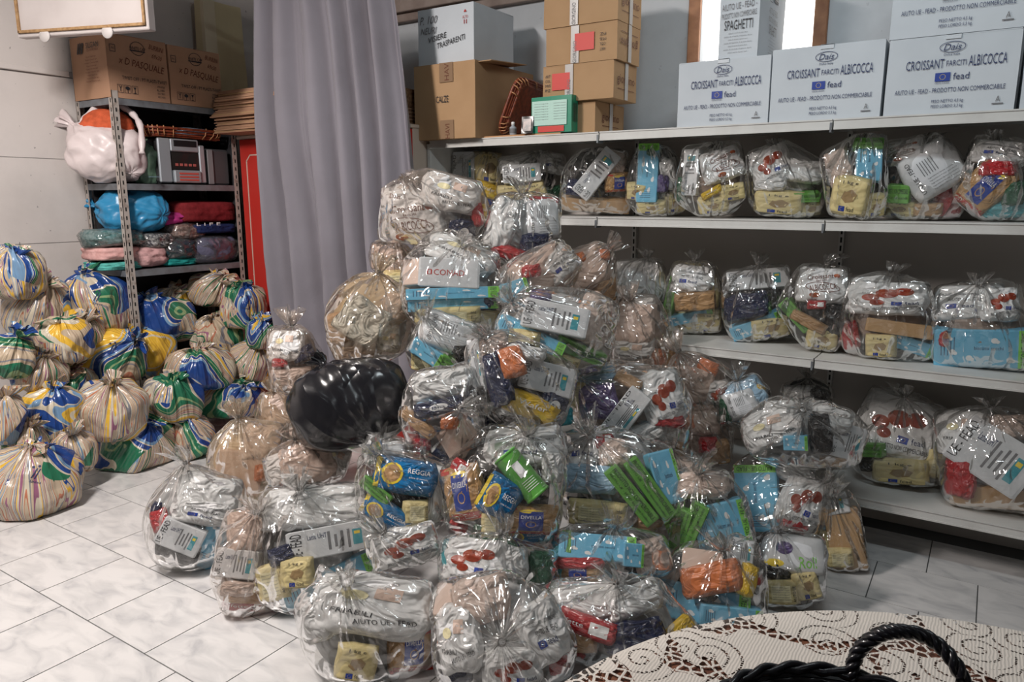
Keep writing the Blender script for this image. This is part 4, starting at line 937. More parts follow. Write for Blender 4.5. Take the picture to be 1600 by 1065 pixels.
# key | film | cx cy w h | tie x,y | mode | core | label | short | items
BAGS = r'''
T1|P|680 326 156 112|652 296|c0|w|clear bag of white croissant pouches, highest of the heap, against the curtain|the highest bag beside the curtain|a 645 338 104 92 -4;c 704 302 92 58 -12;R 744 334 22 40 10;n 722 360 44 38 0;L 755 330 12 24 0
T2|F|814 362 120 112|816 304|c0|w|clear bag with a split white filling and red bottom, right of the highest bag|the split white bag beneath the second shelf|W 786 348 46 84 -18;e 846 340 56 66 5;N 838 378 52 28 0;R 796 394 56 22 -15;T 846 398 44 20 5;r 850 315 50 14 0
B3|F|705 452 172 130|722 388|c-.12|w|clear bag holding two stacked long blue boxes and yellow packets, below the highest bag|the bag of stacked long blue boxes|B 707 458 140 17 2;B 708 474 138 17 2;q 652 428 34 40 0;o 702 428 92 44 -3;c 722 398 110 48 -24;y 700 492 100 30 2;y 752 494 60 34 -10;N 765 470 34 30 0
B4|P|832 438 130 104|800 470|c.0|k|pale bag with reddish smudged print, right of the bag of stacked blue boxes|the pale bag with reddish print|k 842 425 96 66 30;d 872 412 60 50 40;B 806 450 44 24 18;R 830 424 30 20 10;p 800 475 40 26 10
B5|P|918 424 92 86|950 392|c.05|k|pale bag with orange spots, at the heap's upper right beside the shelf bags|the pale bag with orange spots|k 910 420 80 68 20;O 904 404 24 18 20;O 944 398 18 18 0;T 946 452 34 40 0;W 882 440 34 40 10
B6|P|622 424 76 96|618 390|c.15|b|beige tinted bag peeking out left, under the highest bag by the curtain|the beige bag peeking out beneath the highest|y 622 440 50 40 0;k 615 408 40 40 0
B7|B|580 492 146 160|592 424|c-.12|b|big milky beige bag with a silver label inside, sitting on the black bag|the milky beige bag on the black one|F 566 500 70 66 -35;c 606 528 40 44 0;T 532 512 34 50 10;k 620 480 50 46 10;k 560 545 70 40 0
B9|P|462 560 86 116|455 508|c.1|k|pinkish bag at the curtain hem left of the milky beige bag|the pinkish bag at the curtain hem|c 448 540 54 52 0;N 474 552 34 24 20;R 438 566 24 16 0;k 455 590 60 40 0
B10|F|694 532 96 86|668 500|c.06|w|clear bag with a large white packet, between beige bag and blue carton bag|the bag right of the milky beige one|e 700 520 88 58 -18;B 668 550 54 24 -32;G 700 562 22 16 -20;y 662 562 40 34 0;D 720 552 30 30 0
B11|F|868 508 172 128|800 470|c-.06|w|clear bag with a slanting white carton over long blue and green boxes|the bag with slanting carton and green box|C 868 498 100 44 -12;V 846 462 34 18 -10;B 832 524 110 24 -24;G 906 546 84 22 -27;y 820 534 52 44 -10;y 876 562 60 34 -20;k 928 500 62 84 -20
B12|P|1002 520 100 118|985 472|c.06|k|pale translucent bag with black lettering beside the second lowest shelf end|the pale bag touching the third shelf end|k 992 505 64 70 -10;c 988 545 68 40 0;O 1024 560 34 34 0;W 1005 480 40 30 0
B13|F|806 592 156 150|760 528|c-.05|d|clear bag with white carton and bright yellow packet in the heap's middle|the bag with the bright yellow packet|C 852 590 86 46 -14;N 778 592 40 84 18;O 800 566 40 50 15;L 830 634 92 40 -22;n 862 632 50 50 -20;C 748 568 20 74 8;k 770 540 50 30 20;W 822 552 60 24 -10
B14|F|988 636 196 156|905 590|c-.10|k|large clear bag with a white carton end and a red pouch, right of centre|the large bag with red pouch|y 905 618 34 46 0;V 936 628 60 56 10;p 930 590 70 34 10;C 978 646 36 84 -38;b 1034 620 64 84 14;R 1042 654 52 26 -10;n 994 690 54 24 10;T 1038 700 66 30 -10;W 1000 680 80 40 20;T 982 596 44 20 -30
B15|P|1088 598 104 100|1060 548|c.0|k|pale bag with orange and red-brown spots beside the third shelf|the pale bag with red-brown spot|O 1106 574 32 24 -20;b 1118 612 44 40 0;k 1080 600 70 60 0
B16|P|1104 668 88 128|1080 612|c.0|k|tall pinkish bag with a red packet at its foot, right of the red pouch bag|the tall pinkish bag|R 1106 694 28 26 0;T 1122 704 36 40 0;k 1100 650 56 60 0;O 1080 650 22 44 0
B17|F|694 645 124 148|722 640|c-.05|w|clear bag with an oval-marked carton and orange disc, right of the black bag|the bag right of the black one|W 692 600 96 50 10;n 686 636 80 24 12;p 664 640 30 24 12;O 702 660 28 20 0;T 654 660 66 20 -36;q 718 684 60 56 30;r 660 698 28 28 0;N 690 708 36 26 -30
B18|F|628 772 148 136|590 712|c-.02|d|clear bag with blue pasta packets, beneath the black bag|the blue pasta bag beneath the black one|U 634 744 96 56 -8;U 606 802 84 36 -28;G 590 766 54 18 -38;W 686 772 38 90 -14;y 648 798 40 36 0;e 600 706 64 30 10
B19|F|632 852 116 66|600 832|c.0|w|white croissant pouch bag with red-brown print, low between two front bags|the low red-brown printed bag|b 632 852 106 58 14
B20|F|790 752 184 206|822 678|c-.12|d|big clear bag with a green tin and pasta packets, centre of the heap|the big bag with the green tin|d 820 698 128 66 4;K 814 742 42 80 40;P 728 768 66 86 10;U 782 776 62 64 -30;P 826 808 92 46 -4;W 862 730 34 50 0;R 718 822 30 20 0;r 722 730 34 22 -30;y 768 816 30 46 0;U 820 832 60 24 0
B21|F|972 758 184 186|922 676|c-.10|w|big clear bag with two slanting green boxes and a yellow packet|the bag with two slanting green boxes|d 920 700 86 66 0;p 922 748 94 46 -6;G 985 772 100 24 -52;G 1012 762 102 24 -55;y 934 800 92 42 -4;T 1020 824 66 44 -14;B 1036 746 40 80 14;k 960 710 50 50 0;r 945 690 30 24 0;N 900 782 40 14 0
B22|F|1104 796 134 132|1092 738|c-.02|d|clear bag with a green box beside a blue box, below the tall pinkish bag|the bag with green and blue boxes|k 1096 758 84 44 0;G 1082 820 78 28 62;G 1066 826 70 22 66;B 1126 820 80 72 12
B23|F|1214 776 156 166|1290 752|c-.05|k|clear bag with an upright blue box and a red-and-white pouch, right side|the bag with the upright blue box|B 1184 778 100 64 90;b 1252 782 66 84 -24;R 1248 800 50 60 -30;W 1232 728 76 50 -24;R 1236 818 44 30 0
B24|F|1250 672 184 130|1254 640|y3.16|w|wide clear bag with a dark packet, lying before the lowest shelf|the wide bag before the lowest shelf|c 1206 668 92 60 20;D 1280 676 32 62 4;C 1318 688 46 52 -18;B 1244 690 34 22 0;T 1300 718 40 16 -8;W 1225 640 60 30 0;W 1298 655 60 40 -20
B25|F|1160 628 84 86|1150 592|y3.2|w|small clear bag with a pale blue pouch and yellow corner, near the third shelf|the small bag with pale blue pouch|p 1166 616 58 48 30;L 1186 608 20 14 -30;e 1158 630 50 44 20;g 1136 640 24 40 0
B26|F|1310 832 76 126|1300 776|f|y|bag of cream yellow packets on the floor, rightmost of the heap|the rightmost bag of the heap|t 1320 846 50 92 4;C 1300 792 52 34 8;y 1310 880 40 30 0;p 1282 812 20 34 0
B27|F|1234 884 112 140|1215 826|f|d|clear bag with a printed orange roll packet, low at the heap's right|the bag with printed orange packet|S 1240 866 96 58 -6;D 1206 886 56 34 0;y 1222 922 50 40 0;Y 1258 912 40 46 10;y 1202 926 26 26 0
B28|F|1120 922 158 152|1128 860|f|d|clear bag with an orange packet and a long blue box, heap's right foot|the bag with orange packet, right foot|O 1112 904 96 48 10;q 1098 880 60 34 -10;C 1156 868 36 44 -12;B 1098 944 140 54 -10;L 1166 906 30 50 -20;R 1184 906 12 16 0;B 1140 962 90 34 -8
B29|F|950 862 190 112|960 826|c-.05|d|clear bag with a blue box and a red-topped packet, below the slanting green boxes|the bag below the slanting green boxes|B 934 856 116 38 -5;B 986 866 30 34 -6;P 908 890 70 36 0;R 908 878 74 20 0;k 1016 870 54 58 10;E 874 872 28 60 0;G 890 848 34 14 90
B30|F|966 974 212 146|962 908|f|w|low front bag with a white pouch and yellow mesh, beside the lace tablecloth|the low front bag by the tablecloth|W 916 938 132 62 -4;W 990 938 90 50 20;r 920 978 96 34 -18;L 1058 990 64 38 36;N 990 992 92 44 10;R 888 1008 62 16 -32;T 905 1000 60 34 0
B31|F|784 988 204 196|784 1002|f|w|frontmost clear bag gathered at its middle, white pouches inside|the frontmost bag gathered at its middle|k 752 936 90 74 10;q 700 940 32 50 -8;d 846 984 74 96 28;c 720 996 70 100 10;b 800 1040 90 60 0;N 716 1050 50 30 0;R 872 1038 34 24 10;O 698 1000 24 26 0
B32|F|572 974 212 178|546 922|f|w|round clear bag in the front row with FRIABILI lettering over a pasta packet|the front bag with a pasta packet|c 582 946 186 94 -6;Y 558 1030 62 54 -6;P 642 1022 76 74 2;R 660 984 44 14 12;W 506 962 64 70 20
B33|F|766 882 170 116|782 832|c-.02|g|clear bag with red lettered white pouch, behind the frontmost bag|the bag behind the frontmost one|b 742 876 106 70 -8;W 800 878 50 50 0;g 846 886 44 54 0;R 862 914 24 14 30;E 706 866 30 50 0
B34|F|488 852 186 206|468 762|f|w|large clear bag with a white carton over a slanting blue box, left front|the large bag with slanting blue box|W 492 792 160 70 4;C 516 844 130 44 11;Y 466 892 50 46 6;y 430 906 46 56 14;N 442 866 40 28 20;B 512 904 150 34 24;r 558 782 30 24 -10;W 440 800 60 60 0
B35|P|384 878 92 176|400 800|f|k|narrow pinkish bag squeezed left of the bag with slanting blue box|the narrow pinkish bag|C 372 880 62 42 -6;k 384 830 56 70 10;r 392 944 84 22 -4;T 392 928 76 24 -4;k 372 918 50 24 0
B36|F|300 806 142 178|290 722|f|w|clear bag at the far left of the heap with white carton and blue box|the leftmost bag of the heap|W 324 778 92 76 -12;d 318 800 86 40 -10;C 284 836 64 40 -22;B 336 856 96 42 66;R 252 812 26 34 20;D 278 856 64 34 -20;W 290 880 50 30 -30;N 246 800 16 30 0
B37|B|384 712 122 136|372 650|c-.02|b|milky beige bag with a square box showing through, left flank|the milky beige bag with square box|q 374 736 68 66 -6;k 410 690 60 60 0;y 404 772 60 30 0;O 406 738 18 26 0
B38|P|478 722 112 92|462 684|c.02|k|pale bag with crinkled silvery top under the black bag's left|the silvery pale bag|k 480 722 90 60 10;c 520 716 50 50 -20;W 444 730 60 50 20
B39|B|448 650 96 96|430 612|c.04|b|beige bag with a silver foil packet, left of the black bag|the beige bag left of the black one|F 442 682 54 32 20;k 440 640 66 50 0
B40|F|604 706 84 60|600 690|c.1|d|bag with grey lettering in the gap under the black bag|the bag in the black bag's shadow|e 604 704 64 36 -12;N 626 720 30 20 0
B41|F|768 650 90 80|760 620|c.18|d|dark gap bag behind the big bag with the green tin|the shaded bag behind the green tin|E 884 650 30 30 0;N 770 650 60 40 0
B42|P|600 400 50 60|600 380|c.3|k|pinkish bag half hidden by the highest bag at the curtain|the half hidden bag at the curtain|k 600 400 40 40 0
B43|F|1064 744 90 80|1050 700|c.1|k|pinkish bag in shade between green-box bags|the shaded bag between green-box bags|k 1066 744 60 50 0
B44|F|1000 560 90 80|1010 520|c.18|k|pale bag behind the red pouch bag|the bag behind the red pouch|k 1000 570 60 50 0;T 1040 560 30 30 0
S1|S|742 276 78 98|756 238|s1|y|clear bag with a carton and yellow box, first from the left on the second shelf|the leftmost bag, second shelf|C 726 254 34 50 0;Y 762 262 46 52 0;P 766 306 38 34 20;L 760 296 44 24 -20;T 740 312 30 24 0
S2|S|826 280 106 84|840 244|s1|d|clear bag with a lettered carton, second from the left on the second shelf|the second bag, second shelf|C 816 272 58 27 4;Y 800 300 46 24 4;Y 836 298 34 28 20;W 806 246 52 26 10;d 862 252 48 34 0;g 862 304 40 30 0
S3|S|928 276 108 112|930 226|s1|d|clear bag with a steeply slanting carton, third from the left on the second shelf|the third bag, second shelf|C 932 256 82 30 52;N 904 294 44 26 -10;P 964 284 42 30 0;t 930 318 106 20 -3;k 958 250 40 40 0
S4|S|1024 274 84 122|1018 222|s1|d|clear bag with an upright blue box and three yellow packets on the second shelf|the fourth bag, second shelf|B 1014 250 88 32 90;Y 996 298 34 28 0;Y 1018 322 46 22 0;Y 1052 316 38 34 0;V 1036 286 18 28 0;W 1044 272 28 50 10;g 1020 224 24 20 0
S5|S|1116 286 104 110|1120 234|s1|k|clear bag with an upright carton and round pouch, fifth on the second shelf|the fifth bag, second shelf|C 1082 270 70 24 90;a 1128 258 66 52 20;Y 1142 300 40 26 10;Y 1114 322 46 28 10;L 1112 300 34 12 30;g 1064 296 14 40 0
S6|S|1226 280 122 124|1212 222|s1|w|clear bag with an orange spotted pouch, sixth on the second shelf|the sixth bag, second shelf|b 1206 244 62 60 20;W 1256 268 60 36 -8;W 1204 287 48 22 0;Y 1216 320 72 38 -3;G 1258 306 40 14 0;Y 1264 324 36 24 0
S7|S|1338 282 96 126|1346 222|s1|d|clear bag with a tall yellow packet before a blue box, seventh on the second shelf|the seventh bag, second shelf|Y 1328 306 54 62 -6;B 1356 252 66 36 90;Y 1364 322 32 36 0;G 1356 228 40 16 0;k 1312 262 40 60 20
S8|S|1440 276 132 138|1452 212|s1|d|clear bag with a big tilted white packet, eighth on the second shelf|the eighth bag, second shelf|e 1454 266 80 76 36;a 1414 238 62 38 8;G 1404 302 34 28 0;Y 1406 326 50 28 0;R 1480 314 42 50 0;T 1450 326 40 20 0
S9|S|1556 282 96 130|1556 222|s1|d|clear bag with an orange pasta packet at the second shelf's right end in view|the pasta bag, second shelf's right end|P 1540 296 60 84 -38;d 1562 240 76 38 -8;R 1560 264 50 24 0;E 1574 326 66 28 0;g 1584 300 30 40 0
M1|F|1004 442 82 96|1010 402|s2|w|crinkled clear bag with white content, leftmost on the third shelf|the leftmost bag, third shelf|W 986 436 56 60 0;W 1022 440 36 60 10;g 990 478 50 20 0
M2|F|1086 458 102 122|1086 406|s2|y|clear bag with a green box edge and tan biscuits, second on the third shelf|the second bag, third shelf|G 1050 462 62 15 76;d 1082 436 64 46 -6;T 1086 470 62 30 4;B 1078 494 70 16 14;Y 1064 516 44 22 0;Y 1106 510 40 36 0
M3|F|1180 472 110 126|1186 412|s2|d|clear bag with a lettered carton over a navy packet, third on the third shelf|the third bag, third shelf|C 1184 438 92 30 5;N 1166 478 68 40 10;B 1182 506 80 22 24;Y 1202 520 60 36 8
M4|F|1280 476 98 146|1294 412|s2|d|clear bag with white pouch over black packet, fourth on the third shelf|the fourth bag, third shelf|a 1284 446 74 58 -6;G 1246 492 60 20 -46;T 1264 502 56 18 -28;Y 1284 532 46 36 -8;D 1306 500 36 50 0;r 1276 476 28 14 0
M5|F|1386 494 142 134|1396 428|s2|k|clear bag with a maroon patterned pouch, fifth on the third shelf|the fifth bag, third shelf|b 1386 466 112 54 -3;t 1404 512 92 20 -9;R 1328 524 26 48 8;Y 1376 542 44 38 0;B 1422 536 62 22 -22;W 1360 446 60 30 0
M6|F|1532 512 138 130|1530 446|s2|k|clear bag with a large blue dotted box, rightmost on the third shelf|the rightmost bag, third shelf|d 1512 472 96 60 0;b 1562 476 54 56 0;B 1532 544 126 60 -1;R 1474 528 20 30 0
L1|F|1404 684 148 138|1412 618|s3|k|clear bag with a white pouch above yellow packets on the lowest shelf|the left bag, lowest shelf|b 1402 664 116 104 -22;Y 1406 734 78 40 -4;y 1462 722 44 48 -16;G 1362 702 36 20 0;D 1354 722 30 30 0
L2|F|1552 712 168 168|1548 636|s3|w|clear bag with a tilted white packet and red packet on the lowest shelf|the right bag, lowest shelf|C 1552 712 112 78 -38;c 1506 674 80 70 0;R 1500 744 44 66 -6;t 1562 774 132 32 -6;k 1578 668 50 40 0
L0|F|1262 616 84 66|1262 588|s3|d|dark clear bag deep on the lowest shelf behind the wide bag|the deep bag on the lowest shelf|W 1250 616 50 30 0;D 1280 620 30 30 0
'''
COREM = {'w': ('white_wrap_shade', 'shade-darkened white crumpled filling pouch'), 'k': ('pink_wrap_shade', 'shade-darkened pinkish filling pouch'), 'b': ('beige_wrap', 'beige filling bundle'), 'd': ('dark_wrap', 'shadow-dark filling packet'), 'y': ('yellow_paper', 'cream yellow filling bundle'), 'g': ('dkgreen_wrap', 'dark green filling packet')}  # white, pinkish and dark fillings carry painted shade between the goods
FM = {'F': FILM, 'P': FILMP, 'B': FILMB, 'S': FILMS}
bags = []
for ln in BAGS.strip().split('\n'):
    key, fm, bb, tt, mode, core, label, short, its = ln.split('|')
    cx, cy, bw_, bh_ = map(float, bb.split()); tx, ty = map(float, tt.split())
    a_ = bw_ / 2 / FPX; b_ = bh_ / 2 / FPX
    if mode[0] == 'c': t0 = cone_t(cx, cy) + float(mode[1:])
    elif mode[0] == 'f':
        t0 = floor_t(cx, cy + bh_ / 2 * .93, 0.0) + .35 * min(a_, b_) * 2.5
        t0 = floor_t(cx, cy + bh_ / 2 * .9, 0.0) + .04
    elif mode[0] == 'y': t0 = plane_y_t(cx, cy, float(mode[1:]))
    else:
        z = SZ[int(mode[1])]; d = ray(cx, cy + bh_ / 2); t0 = (z - CAM.z) / d.z
        Y0 = (CAM + d * t0).y; t0 = plane_y_t(cx, cy, min(max(Y0 + .05, 3.44), 3.60))
    bags.append(dict(key=key, fm=fm, cx=cx, cy=cy, a=a_, b=b_, tx=tx, ty=ty, mode=mode, core=core, label=label, short=short, its=its, t=t0))
# separate the heap's bags along their sight lines, lower ones staying in front
BLK = dict(key='black', cx=549, cy=632, a=102 / FPX, b=76 / FPX, t=cone_t(549, 632) - .10, mode='c')
heap = [g for g in bags if g['mode'][0] in 'cfy'] + [BLK]
for g in heap: g['tm'] = g['t']
for _ in range(30):
    for i, p in enumerate(heap):
        for q in heap[i + 1:]:
            P, Q = at(p['cx'], p['cy'], p['t']), at(q['cx'], q['cy'], q['t']); rp = (p['a'] + p['b']) / 2 * p['t']; rq = (q['a'] + q['b']) / 2 * q['t']
            dd = (P - Q).length; need = .80 * (rp + rq)
            if dd < need:
                f_, bk_ = (p, q) if p['t'] < q['t'] else (q, p)
                m_ = min(.02, (need - dd) * .5)
                if f_['mode'][0] == 'c' and f_['t'] > f_['tm'] - .12: f_['t'] -= m_ * .5
                if bk_['mode'][0] == 'c' and bk_['t'] < bk_['tm'] + .30: bk_['t'] += m_
for g in heap:     # nothing in the heap may stand inside the shelving
    rr2 = .62 * (g['a'] + g['b']) / 2 * g['t']
    P = at(g['cx'], g['cy'], g['t'])
    if P.y + rr2 > 3.30 and g['mode'][0] != 'y': g['t'] = plane_y_t(g['cx'], g['cy'], 3.30 - rr2)
used_labels = {}
def uniq_items(lst, short):
    """lst: [desc, x, y, ...]; gives each a label of its own inside its bag"""
    by = {}
    for k in lst: by.setdefault(k['desc'], []).append(k)
    for dsc, L in by.items():
        if len(L) == 1: L[0]['label'] = '%s in %s' % (dsc, short); continue
        dx = max(k['x'] for k in L) - min(k['x'] for k in L); dy = max(k['y'] for k in L) - min(k['y'] for k in L)
        L.sort(key=(lambda k: k['x']) if dx >= dy else (lambda k: k['y']))
        w3 = (['left', 'right'] if dx >= dy else ['upper', 'lower']) if len(L) == 2 else (['left', 'middle', 'right'] if dx >= dy else ['upper', 'middle', 'lower'])
        for w_, k in zip(w3, L): k['label'] = '%s %s in %s' % (w_, dsc, short)
def build_bag(g, si):
    a, b, t = g['a'] * g['t'], g['b'] * g['t'], g['t']; c = min(.78 * (a + b) / 2, .17)
    cen = at(g['cx'], g['cy'], t); n0 = -ray(g['cx'], g['cy']).normalized(); rt = (VR - n0 * VR.dot(n0)).normalized(); up = n0.cross(rt)
    fz = {'f': 0.0, 's': None}.get(g['mode'][0], None)
    if g['mode'][0] == 's': fz = SZ[int(g['mode'][1])] + .001
    if g['mode'][0] == 'c' and cen.z - b < 0: fz = 0.0
    tie = at(g['tx'], g['ty'], t - c * (.35 if abs(g['ty'] - g['cy']) > .5 * g['b'] * FPX else 1.05)) 
    rnd = random.Random(si * 17 + 3)
    pts = []; items = []
    for th in range(1, 12):
        for ph in range(16):
            A, B_ = math.pi * th / 12, 2 * math.pi * ph / 16
            sgn = lambda q, e: math.copysign(abs(q) ** e, q)
            x = sgn(math.sin(A) * math.cos(B_), .85); y = sgn(math.cos(A), .9); z = sgn(math.sin(A) * math.sin(B_), .85)
            pts.append(cen + rt * x * a * (.95 if y < .3 else .95 - .30 * (y - .3)) + up * (y * b * .88 - b * .07) + n0 * z * c * .92)
    objs = []
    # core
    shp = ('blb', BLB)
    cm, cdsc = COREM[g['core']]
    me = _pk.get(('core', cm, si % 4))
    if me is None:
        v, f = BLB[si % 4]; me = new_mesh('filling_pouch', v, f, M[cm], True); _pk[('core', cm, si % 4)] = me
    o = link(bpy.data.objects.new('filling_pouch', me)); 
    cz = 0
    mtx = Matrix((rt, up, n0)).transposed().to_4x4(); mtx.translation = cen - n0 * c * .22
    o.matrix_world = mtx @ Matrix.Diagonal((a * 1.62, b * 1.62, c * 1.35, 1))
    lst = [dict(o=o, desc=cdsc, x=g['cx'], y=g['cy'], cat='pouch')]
    # goods
    for spec in g['its'].split(';'):
        q = spec.split(); k = q[0]; x, y, w_, h_, roll = map(float, q[1:6])
        shape, mt, pf, desc, cat, thick, nm = K[k]
        me, pm = item_proto(k, rnd.randrange(3))
        W, H = w_ / FPX * t * 1.0, h_ / FPX * t * 1.0
        D = min(W, H) if shape == 'can' else min(thick * 1.1, max(min(W, H) * .95, .035))
        if shape == 'box' and min(W, H) < .07: D = max(D, .07)
        if shape == 'crm': D = min(D, min(W, H) * .9 + .01)
        dx = (x - g['cx']) / FPX * t / a; dy = -(y - g['cy']) / FPX * t / b; rr3 = min(.96, dx * dx + dy * dy)
        zf = c * math.sqrt(1 - rr3)
        nrm = (n0 + rt * dx * .42 + up * dy * .42 + rt * rnd.uniform(-.08, .08) + up * rnd.uniform(-.08, .08)).normalized()
        X = (rt * math.cos(R(roll)) + up * math.sin(R(roll))); X = (X - nrm * X.dot(nrm)).normalized(); Yv = nrm.cross(X)
        depth = zf * .93 - D / 2 + c * .04 - (0.012 if k in 'WkpN' else 0)
        P = at(x, y, t); P = cen + (P - cen) - n0 * (P - cen).dot(n0) + n0 * depth
        mtx = Matrix((X, Yv, nrm)).transposed().to_4x4()
        ext = abs(X.z) * W / 2 + abs(Yv.z) * H / 2 + abs(nrm.z) * D / 2
        if fz is not None and P.z - ext < fz + .004: P.z = fz + .004 + ext
        if fz is not None and g['mode'][0] == 's' and P.z + ext > SZ[int(g['mode'][1]) - 1] - .045: P.z = SZ[int(g['mode'][1]) - 1] - .046 - ext
        ks = 1.0 if shape == 'box' else .80
        for _it in range(26):
            mx_ = 0
            for sx_ in (-.5, .5):
                for sy_ in (-.5, .5):
                    pp = P + X * W * sx_ * ks + Yv * H * sy_ * ks + nrm * D * .5 * (1 if shape == 'box' else .4)
                    mx_ = max(mx_, Vector(((pp - cen).dot(rt) / a * .92, (pp - cen).dot(up) / b * .92, (pp - cen).dot(n0) / c)).length)
            if mx_ <= 1.10 or (P - cen).dot(n0) < .15 * c: break
            P = P - n0 * c * .03
        mtx.translation = P
        o = link(bpy.data.objects.new(nm, me)); mw = mtx @ Matrix.Diagonal((W, H, D, 1)); o.matrix_world = mw
        if pm: link(bpy.data.objects.new('printed_label', pm), o)
        lst.append(dict(o=o, desc=desc, x=x, y=y, cat=cat))
        for cx_ in (-.5, .5):
            for cy_ in (-.5, .5):
                for cz_ in (-.5, .5):
                    kk = 1 if shape == 'box' else .88
                    pp = mw @ Vector((cx_ * kk, cy_ * kk, cz_ * (kk if shape == 'box' else .55)))
                    r_ = Vector(((pp - cen).dot(rt) / a, (pp - cen).dot(up) / b, (pp - cen).dot(n0) / c)).length
                    if r_ > 1.45: pp = cen + (pp - cen) * (1.45 / r_)
                    pts.append(cen + (pp - cen) * 1.03 + (pp - cen).normalized() * .008)
    uniq_items(lst, g['short'])
    for k in lst:
        tag(k['o'], k['label'], k['cat'])
    if fz is not None: pts = [Vector((p.x, p.y, max(p.z, fz + .002))) for p in pts]
    top = None
    if g['mode'][0] == 's':
        top = SZ[int(g['mode'][1]) - 1] - .05; tie.z = min(tie.z, top - .03); pts = [Vector((p.x, p.y, min(p.z, top - .01))) for p in pts]
    tuft = .045 if g['mode'][0] == 's' else .07
    surf = bag_surface(pts, cen, tie, si * 7 + 1, floorz=fz, tuft=tuft, flare=.038 if g['mode'][0] == 's' else .052, pleat=.019, npl=9 + si % 5)
    if top: surf = ([Vector((p.x, p.y, min(p.z, top))) for p in surf[0]],) + surf[1:]
    zb = min(p.z for p in surf[0]); base = Vector((cen.x, cen.y, zb))
    r = thing('plastic_bag', g['label'], 'bag', base)
    bag_mesh('bag_film', surf, base, FM[g['fm']], r)
    knot(tie, (tie - cen).normalized(), base, r)
for si, g in enumerate(bags): build_bag(g, si)

# black bag: opaque, same making
BM = mat('black_bag_film', (0.012, 0.012, 0.015), 0.20, spec=.9)
nt = BM.node_tree; h, s_ = crinkle(nt, 4, 10); bp = nt.nodes.new('ShaderNodeBump'); bp.inputs['Strength'].default_value = .8; bp.inputs['Distance'].default_value = .02
nt.links.new(h, bp.inputs['Height']); nt.links.new(bp.outputs[0], nt.nodes['Principled BSDF'].inputs['Normal'])
def ell(cen, rt, up, n0, a, b, c, e=.85):
    pts = []
    sgn = lambda q, e_: math.copysign(abs(q) ** e_, q)
    for th in range(1, 12):
        for ph in range(16):
            A, B_ = math.pi * th / 12, 2 * math.pi * ph / 16
            pts.append(cen + rt * sgn(math.sin(A) * math.cos(B_), e) * a + up * sgn(math.cos(A), e) * b + n0 * sgn(math.sin(A) * math.sin(B_), e) * c)
    return pts
g = BLK; t = g['t']; cen = at(g['cx'], g['cy'], t); n0 = -ray(g['cx'], g['cy']).normalized(); rt = (VR - n0 * VR.dot(n0)).normalized(); up = n0.cross(rt)
rt2 = (rt * math.cos(R(12)) + up * math.sin(R(12))); up2 = n0.cross(rt2)
tie = at(505, 568, t + .06)
pts = ell(cen, rt2, up2, n0, g['a'] * t * .96, g['b'] * t * .90, .15, .7)[::3] + [cen + rt2 * .17 + up2 * .11, cen - rt2 * .15 - up2 * .12, cen + rt2 * .12 - up2 * .10 + n0 * .08]
surf = bag_surface(pts, cen, tie, 991, tuft=.05, pleat=.020, amp=.0035, npl=9)
zb = min(p.z for p in surf[0]); base = Vector((cen.x, cen.y, zb))
r = thing('black_bag', 'glossy black plastic bag wedged in the heap under the milky beige bag', 'bag', base)
bag_mesh('bag_film', surf, base, BM, r); knot(tie, (tie - cen).normalized(), base, r, BM)

